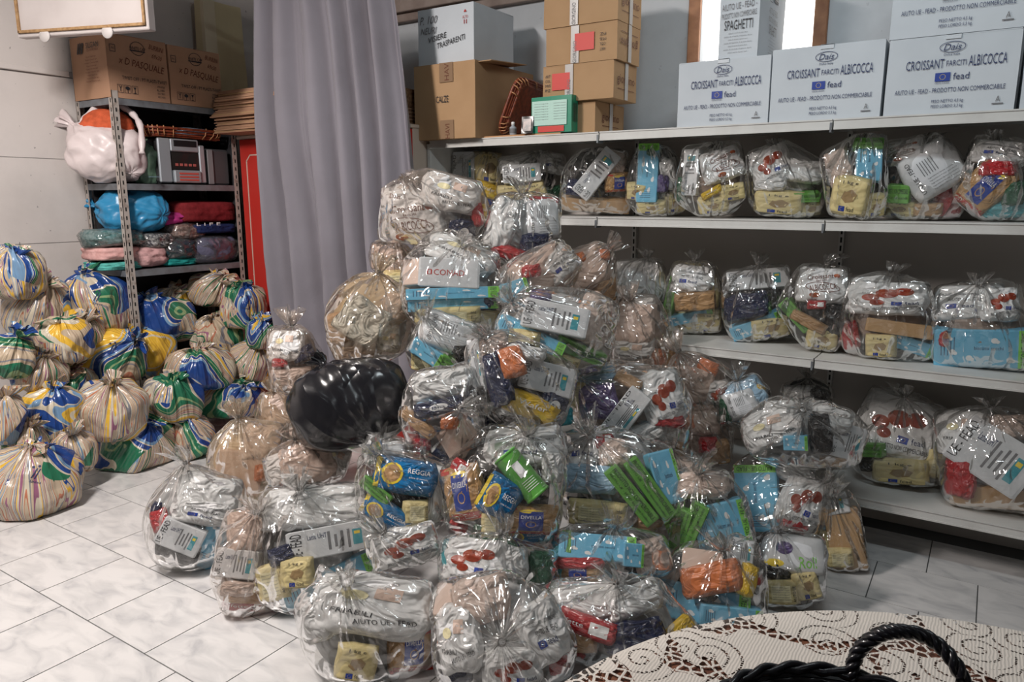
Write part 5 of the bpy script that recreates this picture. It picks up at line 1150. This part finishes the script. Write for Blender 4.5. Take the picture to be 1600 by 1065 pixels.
# ------------------------------------------------------------------ colourful printed sacks on the left
def stripe_mat():
    m = bpy.data.materials.new('colour_swirl_plastic'); m.use_nodes = True; nt = m.node_tree; b = nt.nodes['Principled BSDF']
    b.inputs['Roughness'].default_value = .26; b.inputs['Specular IOR Level'].default_value = .6
    tc = nt.nodes.new('ShaderNodeTexCoord'); oi = nt.nodes.new('ShaderNodeObjectInfo')
    rv = math_node(nt, 'MULTIPLY', oi.outputs['Random'], 40.0)
    ad = nt.nodes.new('ShaderNodeVectorMath'); ad.operation = 'ADD'; nt.links.new(tc.outputs['Object'], ad.inputs[0])
    cb = nt.nodes.new('ShaderNodeCombineXYZ'); [nt.links.new(rv, cb.inputs[i]) for i in range(3)]; nt.links.new(cb.outputs[0], ad.inputs[1])
    n = nt.nodes.new('ShaderNodeTexNoise'); n.inputs['Scale'].default_value = 1.9; n.inputs['Detail'].default_value = .3; n.inputs['Distortion'].default_value = 1.0
    nt.links.new(ad.outputs[0], n.inputs['Vector'])
    beige = (.50, .40, .29); cream = (.58, .52, .41); gr = (.02, .15, .08); bl = (.015, .055, .23); lb = (.17, .30, .47); ye = (.72, .44, .05); mv = (.30, .12, .20); gy = (.22, .22, .24); rd = (.45, .17, .10); lg = (.25, .36, .18)
    # big bold shapes
    bold = [(0, ye), (.22, ye), (.30, cream), (.315, ye), (.34, lb), (.36, cream), (.37, bl), (.425, lb), (.44, cream), (.447, bl), (.47, cream), (.478, gr), (.515, lg), (.525, gr), (.55, beige), (.562, gy), (.57, beige), (.59, rd), (.6, beige), (.615, mv), (.623, beige), (.64, gr), (.648, cream), (.67, ye), (.70, beige), (.72, bl), (.735, cream)]
    r1 = ramp(nt, bold); nt.links.new(n.outputs['Fac'], r1.inputs[0])
    # fine stripes that fan out from the knot
    mp = nt.nodes.new('ShaderNodeMapping'); mp.inputs['Scale'].default_value = (15, .5, 1); nt.links.new(tc.outputs['UV'], mp.inputs['Vector'])
    ad2 = nt.nodes.new('ShaderNodeVectorMath'); ad2.operation = 'ADD'; nt.links.new(mp.outputs[0], ad2.inputs[0]); nt.links.new(cb.outputs[0], ad2.inputs[1])
    n2 = nt.nodes.new('ShaderNodeTexNoise'); n2.inputs['Scale'].default_value = 1; n2.inputs['Detail'].default_value = 1; n2.inputs['Distortion'].default_value = .3; nt.links.new(ad2.outputs[0], n2.inputs['Vector'])
    fine = [(0, beige), (.30, gr), (.33, beige), (.36, rd), (.375, cream), (.40, gy), (.415, beige), (.44, mv), (.45, cream), (.47, ye), (.485, beige), (.50, bl), (.51, beige), (.535, lb), (.545, cream), (.57, rd), (.585, beige), (.61, gy), (.62, beige), (.65, mv), (.665, cream), (.7, gr), (.72, beige)]
    r2 = ramp(nt, fine); nt.links.new(n2.outputs['Fac'], r2.inputs[0])
    n3 = nt.nodes.new('ShaderNodeTexNoise'); n3.inputs['Scale'].default_value = 2.6; n3.inputs['Detail'].default_value = 0; 
    ad3 = nt.nodes.new('ShaderNodeVectorMath'); ad3.operation = 'ADD'; nt.links.new(ad.outputs[0], ad3.inputs[0]); ad3.inputs[1].default_value = (9, 4, 7); nt.links.new(ad3.outputs[0], n3.inputs['Vector'])
    sel = math_node(nt, 'GREATER_THAN', n3.outputs['Fac'], .53)
    mx = nt.nodes.new('ShaderNodeMix'); mx.data_type = 'RGBA'; nt.links.new(sel, mx.inputs[0]); nt.links.new(r1.outputs[0], mx.inputs[6]); nt.links.new(r2.outputs[0], mx.inputs[7])
    nt.links.new(mx.outputs[2], b.inputs['Base Color'])
    h, s = crinkle(nt, 10, 24); bp = nt.nodes.new('ShaderNodeBump'); bp.inputs['Strength'].default_value = .6; bp.inputs['Distance'].default_value = .018
    nt.links.new(h, bp.inputs['Height']); nt.links.new(bp.outputs[0], b.inputs['Normal'])
    return m
SW = stripe_mat()
SACKS = r'''
26 428 84 80|20 398|blue and yellow swirl sack, topmost at the far left against the wall
58 480 98 98|70 440|swirl sack with green top and pink stripes, directly below the topmost far-left sack
18 556 66 70|30 520|grey striped swirl sack cut by the left edge, third from the top
102 532 84 70|96 505|dark green swirl sack between the far-left sacks and the eared blue sack
152 476 102 96|130 424|blue and yellow swirl sack with upright ears beside the rack post
62 580 86 62|70 556|small striped sack in shade beneath the dark green one
244 500 128 72|232 466|wide swirl sack with yellow patch in front of the rack
176 556 104 86|214 530|beige striped swirl sack below the wide one
226 552 96 78|216 522|yellow patched swirl sack in the middle of the colourful pile
336 452 86 54|346 436|flat swirl sack high up beside the red cabinet
382 480 76 70|380 448|swirl sack with blue lettering touching the curtain edge
344 526 94 62|332 500|pink and beige striped sack below the curtain-side sack
314 576 112 66|310 548|swirl sack with grey and red stripes, right of the yellow patched sack
394 566 70 66|404 540|yellow and blue swirl sack under the curtain hem
108 600 90 52|112 578|low yellow and green sack in the middle left
86 648 100 88|82 606|green topped striped sack, second row from the floor at left
174 642 110 98|176 596|large striped sack in the centre of the colourful pile's front
270 624 96 74|268 594|blue swirl sack with yellow flower shape, right of the large striped sack
360 622 116 62|384 596|white and yellow swirl sack with blue lettering near the beige bag
212 700 126 92|236 656|round swirl sack on the floor with white and pink stripes
8 654 44 84|6 616|narrow sack cut by the left edge, near the floor
40 690 66 60|44 664|yellow sack behind the frontmost one
116 706 70 66|110 676|grey striped sack on the floor behind the frontmost one
54 756 138 126|48 704|frontmost colourful sack on the floor, pleats fanning from its knot
296 700 74 104|290 660|swirl sack on the floor beside the leftmost clear bag
410 522 52 48|410 500|small striped sack wedged behind the curtain hem
270 470 60 40|272 456|small sack tucked under the rack shelf
134 520 60 50|134 500|little sack wedged behind the eared blue sack
'''
def sack_t(x, y):
    d = ray(x, y); t = 2.0
    while t < 6:
        P = CAM + d * t
        if P.z <= .17 + 1.75 * (-3.86 - P.x) or P.y > 2.95 or P.x < -4.40: return t
        t += .01
    return t
sk = []
for ln in SACKS.strip().split('\n'):
    bb, tt, lab = ln.split('|'); cx, cy, bw_, bh_ = map(float, bb.split()); tx, ty = map(float, tt.split())
    t0 = sack_t(cx, cy); sk.append(dict(cx=cx, cy=cy, a=bw_ / 2 / FPX, b=bh_ / 2 / FPX, tx=tx, ty=ty, lab=lab, t=t0, tm=t0))
for _ in range(30):
    for i, p in enumerate(sk):
        for q in sk[i + 1:]:
            P, Q = at(p['cx'], p['cy'], p['t']), at(q['cx'], q['cy'], q['t']); dd = (P - Q).length; need = .8 * ((p['a'] + p['b']) / 2 * p['t'] + (q['a'] + q['b']) / 2 * q['t'])
            if dd < need:
                f_, bk_ = (p, q) if p['t'] < q['t'] else (q, p); m_ = min(.02, (need - dd) * .5)
                if f_['t'] > f_['tm'] - .15: f_['t'] -= m_ * .6
                if bk_['t'] < bk_['tm'] + .15: bk_['t'] += m_
for si, g in enumerate(sk):
    t = g['t']; a, b = g['a'] * t, g['b'] * t; c = .8 * (a + b) / 2; cen = at(g['cx'], g['cy'], t)
    if cen.x - c < XL + .02: cen.x = XL + .02 + c
    n0 = -ray(g['cx'], g['cy']).normalized(); rt = (VR - n0 * VR.dot(n0)).normalized(); up = n0.cross(rt)
    if cen.y + c > 3.12: cen = cen - ray(g['cx'], g['cy']) * (cen.y + c - 3.12)
    tie = cen * .12 + at(g['tx'], g['ty'], t - c * .35) * .88
    fz = 0.0 if cen.z - b < .05 else None
    rnd = random.Random(si)
    pts = ell(cen, rt, up, n0, a * .98, b * .98, c, .55)[::4]
    M3 = Matrix.Rotation(rnd.random() * 3, 3, 'Z') @ Matrix.Rotation(rnd.random(), 3, 'X')
    pts += [cen + M3 @ Vector((x * a * .62, y * c * .62, z * b * .62)) for x in (-1, 1) for y in (-1, 1) for z in (-1, 1)]
    if fz is not None: pts = [Vector((p.x, p.y, max(p.z, .002))) for p in pts]
    surf = bag_surface(pts, cen, tie, si * 31 + 5, floorz=fz, tuft=.05, flare=.055, pleat=.020, neck=.014, amp=.008, npl=10, ears=True)
    zb = min(p.z for p in surf[0]); base = Vector((cen.x, cen.y, zb))
    r = thing('colourful_sack', g['lab'], 'bag', base)
    bag_mesh('sack_film', surf, base, SW, r)
    if si in (10, 18, 23, 4, 7):
        bv = BVHTree.FromPolygons(surf[0], surf[1]); P = Print((0, 0, 0), (1, 0, 0), (0, 1, 0), off=.001)
        P.text('II', 0, 0, .03, .05, M['ink_navy'], rot=-12, shear=.3); P.disc(-.012, .03, .012, .012, M['ink_navy'], n=8); P.disc(.012, .034, .012, .012, M['ink_navy'], n=8); P.text('Spesa', .0, -.04, .05, .015, M['ink_navy'], rot=-12, shear=.3)
        for gg in P.g.values():
            nv = []
            for q in gg.v:
                o_ = cen + up * b * .25 + rt * q[0] + up * q[1] + n0 * .6; h_ = bv.ray_cast(o_, -n0); nv.append(tuple((h_[0] + n0 * .0015) if h_[0] else o_ - n0 * .5))
            gg.v = nv
        P.build(r, 'printed_emblem', shift=base)
#@@PART3
# ------------------------------------------------------------------ things on the steel rack
def rack_piece(name, label, cat, x, y, w_, h_, X, D, src, m, roll=0, zrest=None, film=False, group=None, turn=0):
    P = onx(x, y, X); t = (P - CAM).dot(VF); W, H = w_ / FPX * t / .84, h_ / FPX * t
    nrm = Matrix.Rotation(R(turn), 3, 'Z') @ Vector((1, 0, 0)); Y_ = Matrix.Rotation(R(turn), 3, 'Z') @ Vector((0, 1, 0))
    Xv = Y_ * math.cos(R(roll)) + UPW * math.sin(R(roll)); Yv = nrm.cross(Xv)
    mw = Matrix((Xv, Yv, nrm)).transposed().to_4x4()
    if zrest is not None: P.z = zrest + (abs(Xv.z) * W + abs(Yv.z) * H) / 2
    mw.translation = P
    v, f = src; S = Matrix.Diagonal((W, H, D, 1)); base = Vector((P.x, P.y, P.z - H / 2))
    vv = [(mw @ S @ Vector(q)) - base for q in v]
    r = thing(name, label, cat, base, 0, group)
    mobj('body', vv, f, m, r, smooth=True)
    if film:
        S2 = Matrix.Diagonal((W * 1.05, H * 1.08, D * 1.05, 1)); vf, ff = CRM[len(label) % 4]
        o = mobj('clear_wrap', [(mw @ S2 @ Vector(q)) - base for q in vf], ff, FILM, r, smooth=True)
    return r
def cloth_mat(name, c, c2=None, sc_=30): return mat(name, c, .85, spec=.15, var=(sc_, c2 or tuple(q * .7 for q in c), .35, .6), bump=(18, .5, .02))
z3 = 1.087
rack_piece('folded_towel', 'folded mint green towel at the left end of the lower rack shelf', 'towel', 176, 405, 62, 14, -4.38, .26, PKB[0], cloth_mat('mint_cloth', (.12, .50, .45)), zrest=z3)
rack_piece('folded_towel', 'folded pale pink striped towel on the mint towel, left end of the rack', 'towel', 172, 392, 60, 22, -4.38, .27, PKB[1], cloth_mat('pale_pink_cloth', (.70, .42, .40), (.60, .33, .31)), zrest=z3 + .056)
rack_piece('folded_blanket', 'crumpled pink frilled fabric behind the front rack post, lower shelf', 'cloth', 222, 398, 64, 34, -4.36, .26, CRM[0], cloth_mat('pink_frill', (.60, .36, .36)), zrest=z3)
rack_piece('folded_shirt', 'teal folded cloth between pink fabric and dark clothes on the lower rack shelf', 'cloth', 270, 405, 50, 12, -4.37, .25, PKB[3], cloth_mat('teal_cloth', (.02, .28, .26)), zrest=z3)
rack_piece('wrapped_clothes', 'striped grey and teal clothes in clear plastic under the blue bag', 'clothes', 176, 368, 80, 28, -4.38, .28, PIL[2], cloth_mat('grey_teal_cloth', (.16, .26, .27), (.05, .14, .14), 60), zrest=z3 + .135, film=True)
rack_piece('wrapped_clothes', 'black patterned clothes in clear plastic right of the rack post', 'clothes', 236, 370, 56, 26, -4.37, .26, PIL[3], cloth_mat('black_pattern', (.05, .05, .06), (.5, .5, .5), 70), zrest=z3 + .11, film=True)
rack_piece('wrapped_clothes', 'dark blackish clothes in clear plastic at mid lower shelf', 'clothes', 272, 385, 56, 36, -4.36, .28, PIL[0], cloth_mat('dark_clothes', (.035, .035, .05), (.02, .06, .07)), zrest=z3 + .035, film=True)
rack_piece('wrapped_clothes', 'brown patterned cloth in plastic beneath the magenta one', 'clothes', 284, 360, 56, 28, -4.36, .26, CRM[2], cloth_mat('brown_pattern', (.14, .08, .07), (.35, .25, .22), 60), zrest=z3 + .155, film=True)
rack_piece('folded_shirt', 'magenta folded cloth between blue bag and burgundy cushion', 'cloth', 266, 346, 44, 20, -4.36, .22, CRM[1], cloth_mat('magenta_cloth', (.42, .04, .20)), zrest=z3 + .245, roll=6)
rack_piece('wrapped_clothes', 'purple grey bundle in clear plastic at the right end of the lower shelf', 'clothes', 326, 380, 74, 44, -4.33, .28, PIL[1], cloth_mat('purple_grey_cloth', (.13, .13, .20)), zrest=z3, film=True)
r = rack_piece('folded_shirt', 'navy folded cloth with white letters under the burgundy cushion', 'cloth', 322, 352, 66, 16, -4.34, .27, PKB[2], cloth_mat('navy_cloth', (.015, .025, .09)), zrest=z3 + .19)
P_ = onx(326, 350, -4.19); p = Print(P_, (0, 1, 0), (0, 0, 1)); p.text('L I F E', 0, 0, .17, .018, M['ink_white']); p.build(r, 'printed_text', shift=r.location)
rack_piece('cushion', 'burgundy cushion lying on top at the right end of the lower rack shelf', 'cushion', 312, 331, 88, 34, -4.36, .28, PKB[0], cloth_mat('burgundy_cloth', (.20, .02, .025)), zrest=z3 + .26)
def loose_bag(name, label, x, y, w_, h_, X, tx, ty, m, seed, e=.8, tuft=.05, flare=.04, tg=0, c=.14, amp=.022, zmin=None):
    t = (onx(x, y, X) - CAM).dot(VF); cen = at(x, y, t); n0 = -ray(x, y).normalized(); rt = (VR - n0 * VR.dot(n0)).normalized(); up = n0.cross(rt)
    a, b = w_ / 2 / FPX * t, h_ / 2 / FPX * t; pts = ell(cen, rt, up, n0, a, b, c, e); tie = at(tx, ty, t + tg)
    if zmin: pts = [Vector((q.x, q.y, max(q.z, zmin))) for q in pts]
    surf = bag_surface(pts, cen, tie, seed, tuft=tuft, flare=flare, pleat=.026, amp=amp, ears=True, floorz=zmin)
    zb = min(q.z for q in surf[0]); base = Vector((cen.x, cen.y, zb)); r = thing(name, label, 'bag', base); bag_mesh('bag_film', surf, base, m, r); return r, base, t
WP = wrap_mat('white_pinkish_plastic', (.68, .60, .60), .38, 9, .5, .02); nt = WP.node_tree
r, base, t = loose_bag('shopping_bag', 'white shopping bag with an orange bundle bulging out, hanging over the upper rack shelf', 168, 240, 106, 86, -4.36, 112, 194, WP, 5, tuft=.06, flare=.03, zmin=1.588)
P0_ = at(168, 200, t - .01); mb = MB(); v, f = BLB[1]; n0 = -ray(168, 200).normalized(); rt = (VR - n0 * VR.dot(n0)).normalized(); up = n0.cross(rt)
mw = Matrix((rt, up, n0)).transposed().to_4x4(); mw.translation = P0_
r2 = thing('cloth_bundle', 'bright orange cloth bundle inside the white shopping bag', 'cloth', P0_ - Vector((0, 0, .1)))
mobj('body', [(mw @ Matrix.Diagonal((.30, .22, .2, 1)) @ Vector(q)) - r2.location for q in v], f, cloth_mat('orange_cloth', (.62, .12, .05)), r2, smooth=True)
pts = [at(x, y, t + g_) - base for x, y, g_ in ((120, 232, -.06), (124, 200, -.08), (146, 172, -.03), (174, 163, .02), (200, 172, .0), (219, 196, -.03), (222, 240, -.05))]
mb = MB()
def smooth_pts(P, n=6):
    out = []
    for i in range(len(P) - 1):
        p0, p1, p2, p3 = P[max(i - 1, 0)], P[i], P[i + 1], P[min(i + 2, len(P) - 1)]
        for k in range(n):
            s = k / n; out.append(.5 * ((2 * p1) + (p2 - p0) * s + (2 * p0 - 5 * p1 + 4 * p2 - p3) * s * s + (3 * p1 - p0 - 3 * p2 + p3) * s ** 3))
    return out + [P[-1]]
sp = smooth_pts(pts); mb.tube(sp, [.012 + .008 * abs(math.sin(i * .9)) for i in range(len(sp))], 9); mb.build('handle_loop', WP, r, smooth=True)
loose_bag('shopping_bag', 'dull green plastic bag between the white shopping bag and the appliance', 226, 256, 50, 66, -4.36, 218, 206, wrap_mat('dull_green_plastic', (.10, .17, .12), .4, 9, .5, .02), 6, zmin=1.588, tuft=.04, c=.12)
loose_bag('blue_plastic_bag', 'crumpled bright blue plastic bag on the clothes of the lower rack shelf', 208, 330, 98, 62, -4.37, 148, 322, wrap_mat('blue_plastic', (.03, .24, .46), .32, 9, .7, .03), 8, zmin=1.30, tuft=.03, e=.7, c=.13)
# appliance
ap = thing('bread_machine', 'silver and black kitchen appliance with a display on the upper rack shelf', 'appliance', (-4.36, 2.78, 1.587))
mb = MB(); mb.box((-.17, -.155, 0), (.13, .155, .27)); mb.build('body', M['black_plastic'], ap, bevel=.02)
mb = MB(); mb.box((.13, -.155, 0.01), (.150, -.075, .27)); mb.box((.13, .115, 0.01), (.150, .155, .24)); mb.box((.13, -.075, .195), (.150, .115, .27)); mb.build('silver_frame', M['silver_plastic'], ap, bevel=.006)
mb = MB(); mb.box((.149, -.055, .225), (.153, .10, .262)); mb.build('display', M['black_plastic'], ap, bevel=.002)
mb = MB(); mb.box((.13, -.07, .09), (.146, .11, .19)); mb.build('control_panel', M['dark_wrap'], ap)
for k in range(5):
    mb = MB(); mb.box((.146, -.05 + .03 * k, .11), (.150, -.032 + .03 * k, .125)); mb.build('button', mat('button_red', (.40, .10, .09), .4), ap)
mb = MB(); mb.box((.13, -.07, .01), (.165, .11, .085)); d_ = mb.build('drawer', M['silver_plastic'], ap, bevel=.006)
for k in range(3):
    mb = MB(); mb.box((.165, -.04, .022 + .019 * k), (.167, .09, .032 + .019 * k)); mb.build('stripe', mat('stripe_red', (.5, .08, .06), .4), d_)
mb = MB(); mb.box((.150, -.135, .03), (.1515, -.09, .075)); mb.build('sticker', M['palebl_wrap'], ap)
lathe('dial', [(.018, 0), (.018, .006), (.012, .009)], M['black_plastic'], ap, n=16); o = ap.children[-1]; o.rotation_euler = (0, R(90), 0); o.location = (.150, -.115, .19)
sp_ = thing('speaker_box', 'dark grey box with rounded front right of the silver appliance', 'box', (-4.34, 3.045, 1.587))
mb = MB(); mb.box((-.15, -.085, 0), (.1, .085, .225)); mb.build('body', mat('dark_grey_plastic', (.06, .06, .065), .5), sp_, bevel=.012)
mb = MB(); mb.box((.1, -.083, .004), (.112, -.04, .22)); mb.build('front_edge', mat('grey_plastic', (.2, .2, .21), .4), sp_, bevel=.004)
wicker_tray('reddish wicker tray resting on the silver appliance under the top rack shelf', Vector((-4.36, 2.84, 1.865)), Matrix.Rotation(R(90), 3, 'Z'), .46, .26, M['wicker'], M['wicker_light'], .05)
rack_piece('plastic_packet', 'blue and white plastic packet lying in the wicker tray', 'packet', 300, 178, 50, 14, -4.36, .16, CRM[3], M['palebl_wrap'], zrest=1.885)

# ------------------------------------------------------------------ lace covered round table with the basket
TC, TR, TZ = Vector((.22, .75, 0)), .735, .75
tb = thing('round_table', 'round dark wooden table under the lace cloth, bottom right corner', 'table', TC)
prof = [(.02, .735 - .012), (TR - .03, .723), (TR - .008, .730), (TR - .008, .742), (TR - .012, .746), (0.001, .746)]
lathe('tabletop', prof, M['table_wood'], tb, n=64)
lathe('pedestal', [(.05, .10), (.045, .2), (.07, .3), (.045, .45), (.05, .6), (.10, .70), (.12, .722)], M['table_wood'], tb, n=24)
for k in range(4):
    mb = MB(); a = k * math.pi / 2 + .5; d = Vector((math.cos(a), math.sin(a), 0))
    mb.tube([d * .04 + UPW * .16, d * .18 + UPW * .13, d * .36 + UPW * .05, d * .42 + UPW * .022], [.03, .026, .022, .02], 8); mb.build('foot', M['table_wood'], tb, smooth=True)
def lace_mat():
    m = bpy.data.materials.new('lace'); m.use_nodes = True; nt = m.node_tree; b = nt.nodes['Principled BSDF']
    b.inputs['Base Color'].default_value = (.74, .69, .63, 1); b.inputs['Roughness'].default_value = .85; b.inputs['Specular IOR Level'].default_value = .15
    tc = nt.nodes.new('ShaderNodeTexCoord'); 
    def vor(s, feat='F1', rnd_=1.0):
        v = nt.nodes.new('ShaderNodeTexVoronoi'); v.voronoi_dimensions = '2D'; v.inputs['Scale'].default_value = s; v.feature = feat; v.inputs['Randomness'].default_value = rnd_; nt.links.new(tc.outputs['Object'], v.inputs['Vector']); return v
    def noi(s, off, det=1, dis=0):
        mp = nt.nodes.new('ShaderNodeMapping'); mp.inputs['Location'].default_value = off; nt.links.new(tc.outputs['Object'], mp.inputs['Vector'])
        n = nt.nodes.new('ShaderNodeTexNoise'); n.inputs['Scale'].default_value = s; n.inputs['Detail'].default_value = det; n.inputs['Distortion'].default_value = dis; nt.links.new(mp.outputs[0], n.inputs['Vector']); return n.outputs['Fac']
    # coarse holes in winding bands
    e1 = vor(62, 'DISTANCE_TO_EDGE'); n1 = noi(7.5, (3, 1, 0), .5, .6)
    band = math_node(nt, 'LESS_THAN', math_node(nt, 'ABSOLUTE', math_node(nt, 'SUBTRACT', n1, .5)), .05)
    coarse = math_node(nt, 'MULTIPLY', math_node(nt, 'GREATER_THAN', e1.outputs['Distance'], .0035), band)
    coarse = math_node(nt, 'MULTIPLY', math_node(nt, 'GREATER_THAN', e1.outputs['Distance'], .14), band)
    # dotted spirals
    v2 = vor(9, 'F1', .8)
    sp = nt.nodes.new('ShaderNodeVectorMath'); sp.operation = 'SUBTRACT'; nt.links.new(tc.outputs['Object'], sp.inputs[0]); nt.links.new(v2.outputs['Position'], sp.inputs[1])
    sx = nt.nodes.new('ShaderNodeSeparateXYZ'); nt.links.new(sp.outputs[0], sx.inputs[0])
    ang = math_node(nt, 'DIVIDE', math_node(nt, 'ARCTAN2', sx.outputs[1], sx.outputs[0]), 6.2832)
    rad = math_node(nt, 'MULTIPLY', v2.outputs['Distance'], 5.0)
    ph = math_node(nt, 'FRACT', math_node(nt, 'ADD', rad, ang)); line = math_node(nt, 'LESS_THAN', math_node(nt, 'ABSOLUTE', math_node(nt, 'SUBTRACT', ph, .5)), .11)
    inr = math_node(nt, 'LESS_THAN', v2.outputs['Distance'], .52)
    fine = vor(170, 'F1', .35); dots = math_node(nt, 'LESS_THAN', fine.outputs['Distance'], .40)
    spir = math_node(nt, 'MULTIPLY', math_node(nt, 'MULTIPLY', line, dots), inr)
    hole = math_node(nt, 'MAXIMUM', coarse, spir)
    al = math_node(nt, 'SUBTRACT', 1.0, hole); nt.links.new(al, b.inputs['Alpha'])
    n = nt.nodes.new('ShaderNodeTexWave'); n.inputs['Scale'].default_value = 60; n.inputs['Distortion'].default_value = 3; n.inputs['Detail'].default_value = 2; nt.links.new(tc.outputs['Object'], n.inputs['Vector'])
    bp = nt.nodes.new('ShaderNodeBump'); bp.inputs['Strength'].default_value = .25; bp.inputs['Distance'].default_value = .002; nt.links.new(n.outputs['Fac'], bp.inputs['Height']); nt.links.new(bp.outputs[0], b.inputs['Normal'])
    return m
NR, NA = 26, 128; v = []; f = []
for j in range(NR + 1):
    for i in range(NA):
        a = 2 * math.pi * i / NA
        if j <= 14: r_ = TR * 1.0 * j / 14; z = TZ + .0005 + (.0015 * noise.noise(Vector((math.cos(a) * r_ * 6, math.sin(a) * r_ * 6, 0))) if r_ < TR * .95 else 0)
        else:
            s = (j - 14) / 12; wv = math.sin(11 * a + 1.5 * math.sin(3 * a)); r_ = TR + .010 * min(1, s * 4) + .028 * s * wv * s + .02 * s; z = TZ - .012 * min(1, s * 3) ** 2 - .20 * s * s - .03 * s + .01 * s * math.sin(40 * a)
        v.append((math.cos(a) * max(r_, .0005), math.sin(a) * max(r_, .0005), z))
for j in range(NR):
    for i in range(NA): f.append((j * NA + i, j * NA + (i + 1) % NA, (j + 1) * NA + (i + 1) % NA, (j + 1) * NA + i)[::-1])
o = mobj('lace_tablecloth', v, f, lace_mat(), None, smooth=True); o.location = TC
tag(o, 'cream openwork lace tablecloth over the round table at the bottom right', 'tablecloth')
BC = Vector((-.07, .815, .7525)); BR = .166
bk = thing('wicker_basket', 'black woven basket with a twisted handle on the lace tablecloth', 'basket', BC)
lathe('base', [(.001, 0), (BR * .72, 0), (BR * .74, .006), (.001, .006)], M['black_wicker'], bk, n=32)
lathe('lining', [(BR * .73, .006), (BR * .99, .122), (BR * 1.0, .124), (BR * .98, .121), (BR * .72, .006)], M['black_wicker'], bk, n=48)
mb = MB()
for k in range(11):
    r_ = BR * (.74 + .26 * k / 10); z = .010 + k * .0115; mb.tube([(math.cos(2 * math.pi * i / 64) * (r_ + .003 * (1 if (i + k) % 2 else -1)), math.sin(2 * math.pi * i / 64) * (r_ + .003 * (1 if (i + k) % 2 else -1)), z) for i in range(65)], .0058, 6, caps=False)
tag(mb.build('woven_wall', M['black_wicker'], bk, smooth=True), kind='stuff')
for ph0 in (0, math.pi):
    mb = MB(); mb.tube([((BR + .002 + .004 * math.cos(i * .7 + ph0)) * math.cos(2 * math.pi * i / 120), (BR + .002 + .004 * math.cos(i * .7 + ph0)) * math.sin(2 * math.pi * i / 120), .128 + .004 * math.sin(i * .7 + ph0)) for i in range(121)], .0050, 7, caps=False); mb.build('rim_strand', M['black_wicker'], bk, smooth=True)
def tt(z, x, y): return (onz(x, y, z) - CAM).dot(VF)
tA = tt(.885, 1332, 1046); tB = tt(.885, 1512, 1085)
ctrl = [(1330, 1062, tA), (1332, 1040, tA), (1345, 1012, tA), (1372, 992, tA * .7 + tB * .3), (1400, 986, (tA + tB) / 2), (1440, 992, (tA + tB) / 2), (1472, 1012, tB * .7 + tA * .3), (1497, 1045, tB), (1512, 1085, tB)]
cp = smooth_pts([at(*c_) - BC for c_ in ctrl], 10)
for s in range(3):
    mb = MB(); out = []
    for i, p in enumerate(cp):
        d = (cp[min(i + 1, len(cp) - 1)] - cp[max(i - 1, 0)]).normalized(); e1 = d.cross(Vector((.5, .8, .1))).normalized(); e2 = d.cross(e1); a = i * .42 + s * 2.094
        out.append(p + (e1 * math.cos(a) + e2 * math.sin(a)) * .0048)
    mb.tube(out, .0056, 7); mb.build('handle_strand', M['black_wicker'], bk, smooth=True)
o = thing('small_packet', 'small orange brown packet lying inside the black basket', 'packet', BC + Vector((-.02, .05, .008)), .6)
v, f = PIL[2]; mobj('body', [(q[0] * .07, q[1] * .05, q[2] * .03 + .016) for q in v], f, M['tan_wrap'], o, smooth=True)
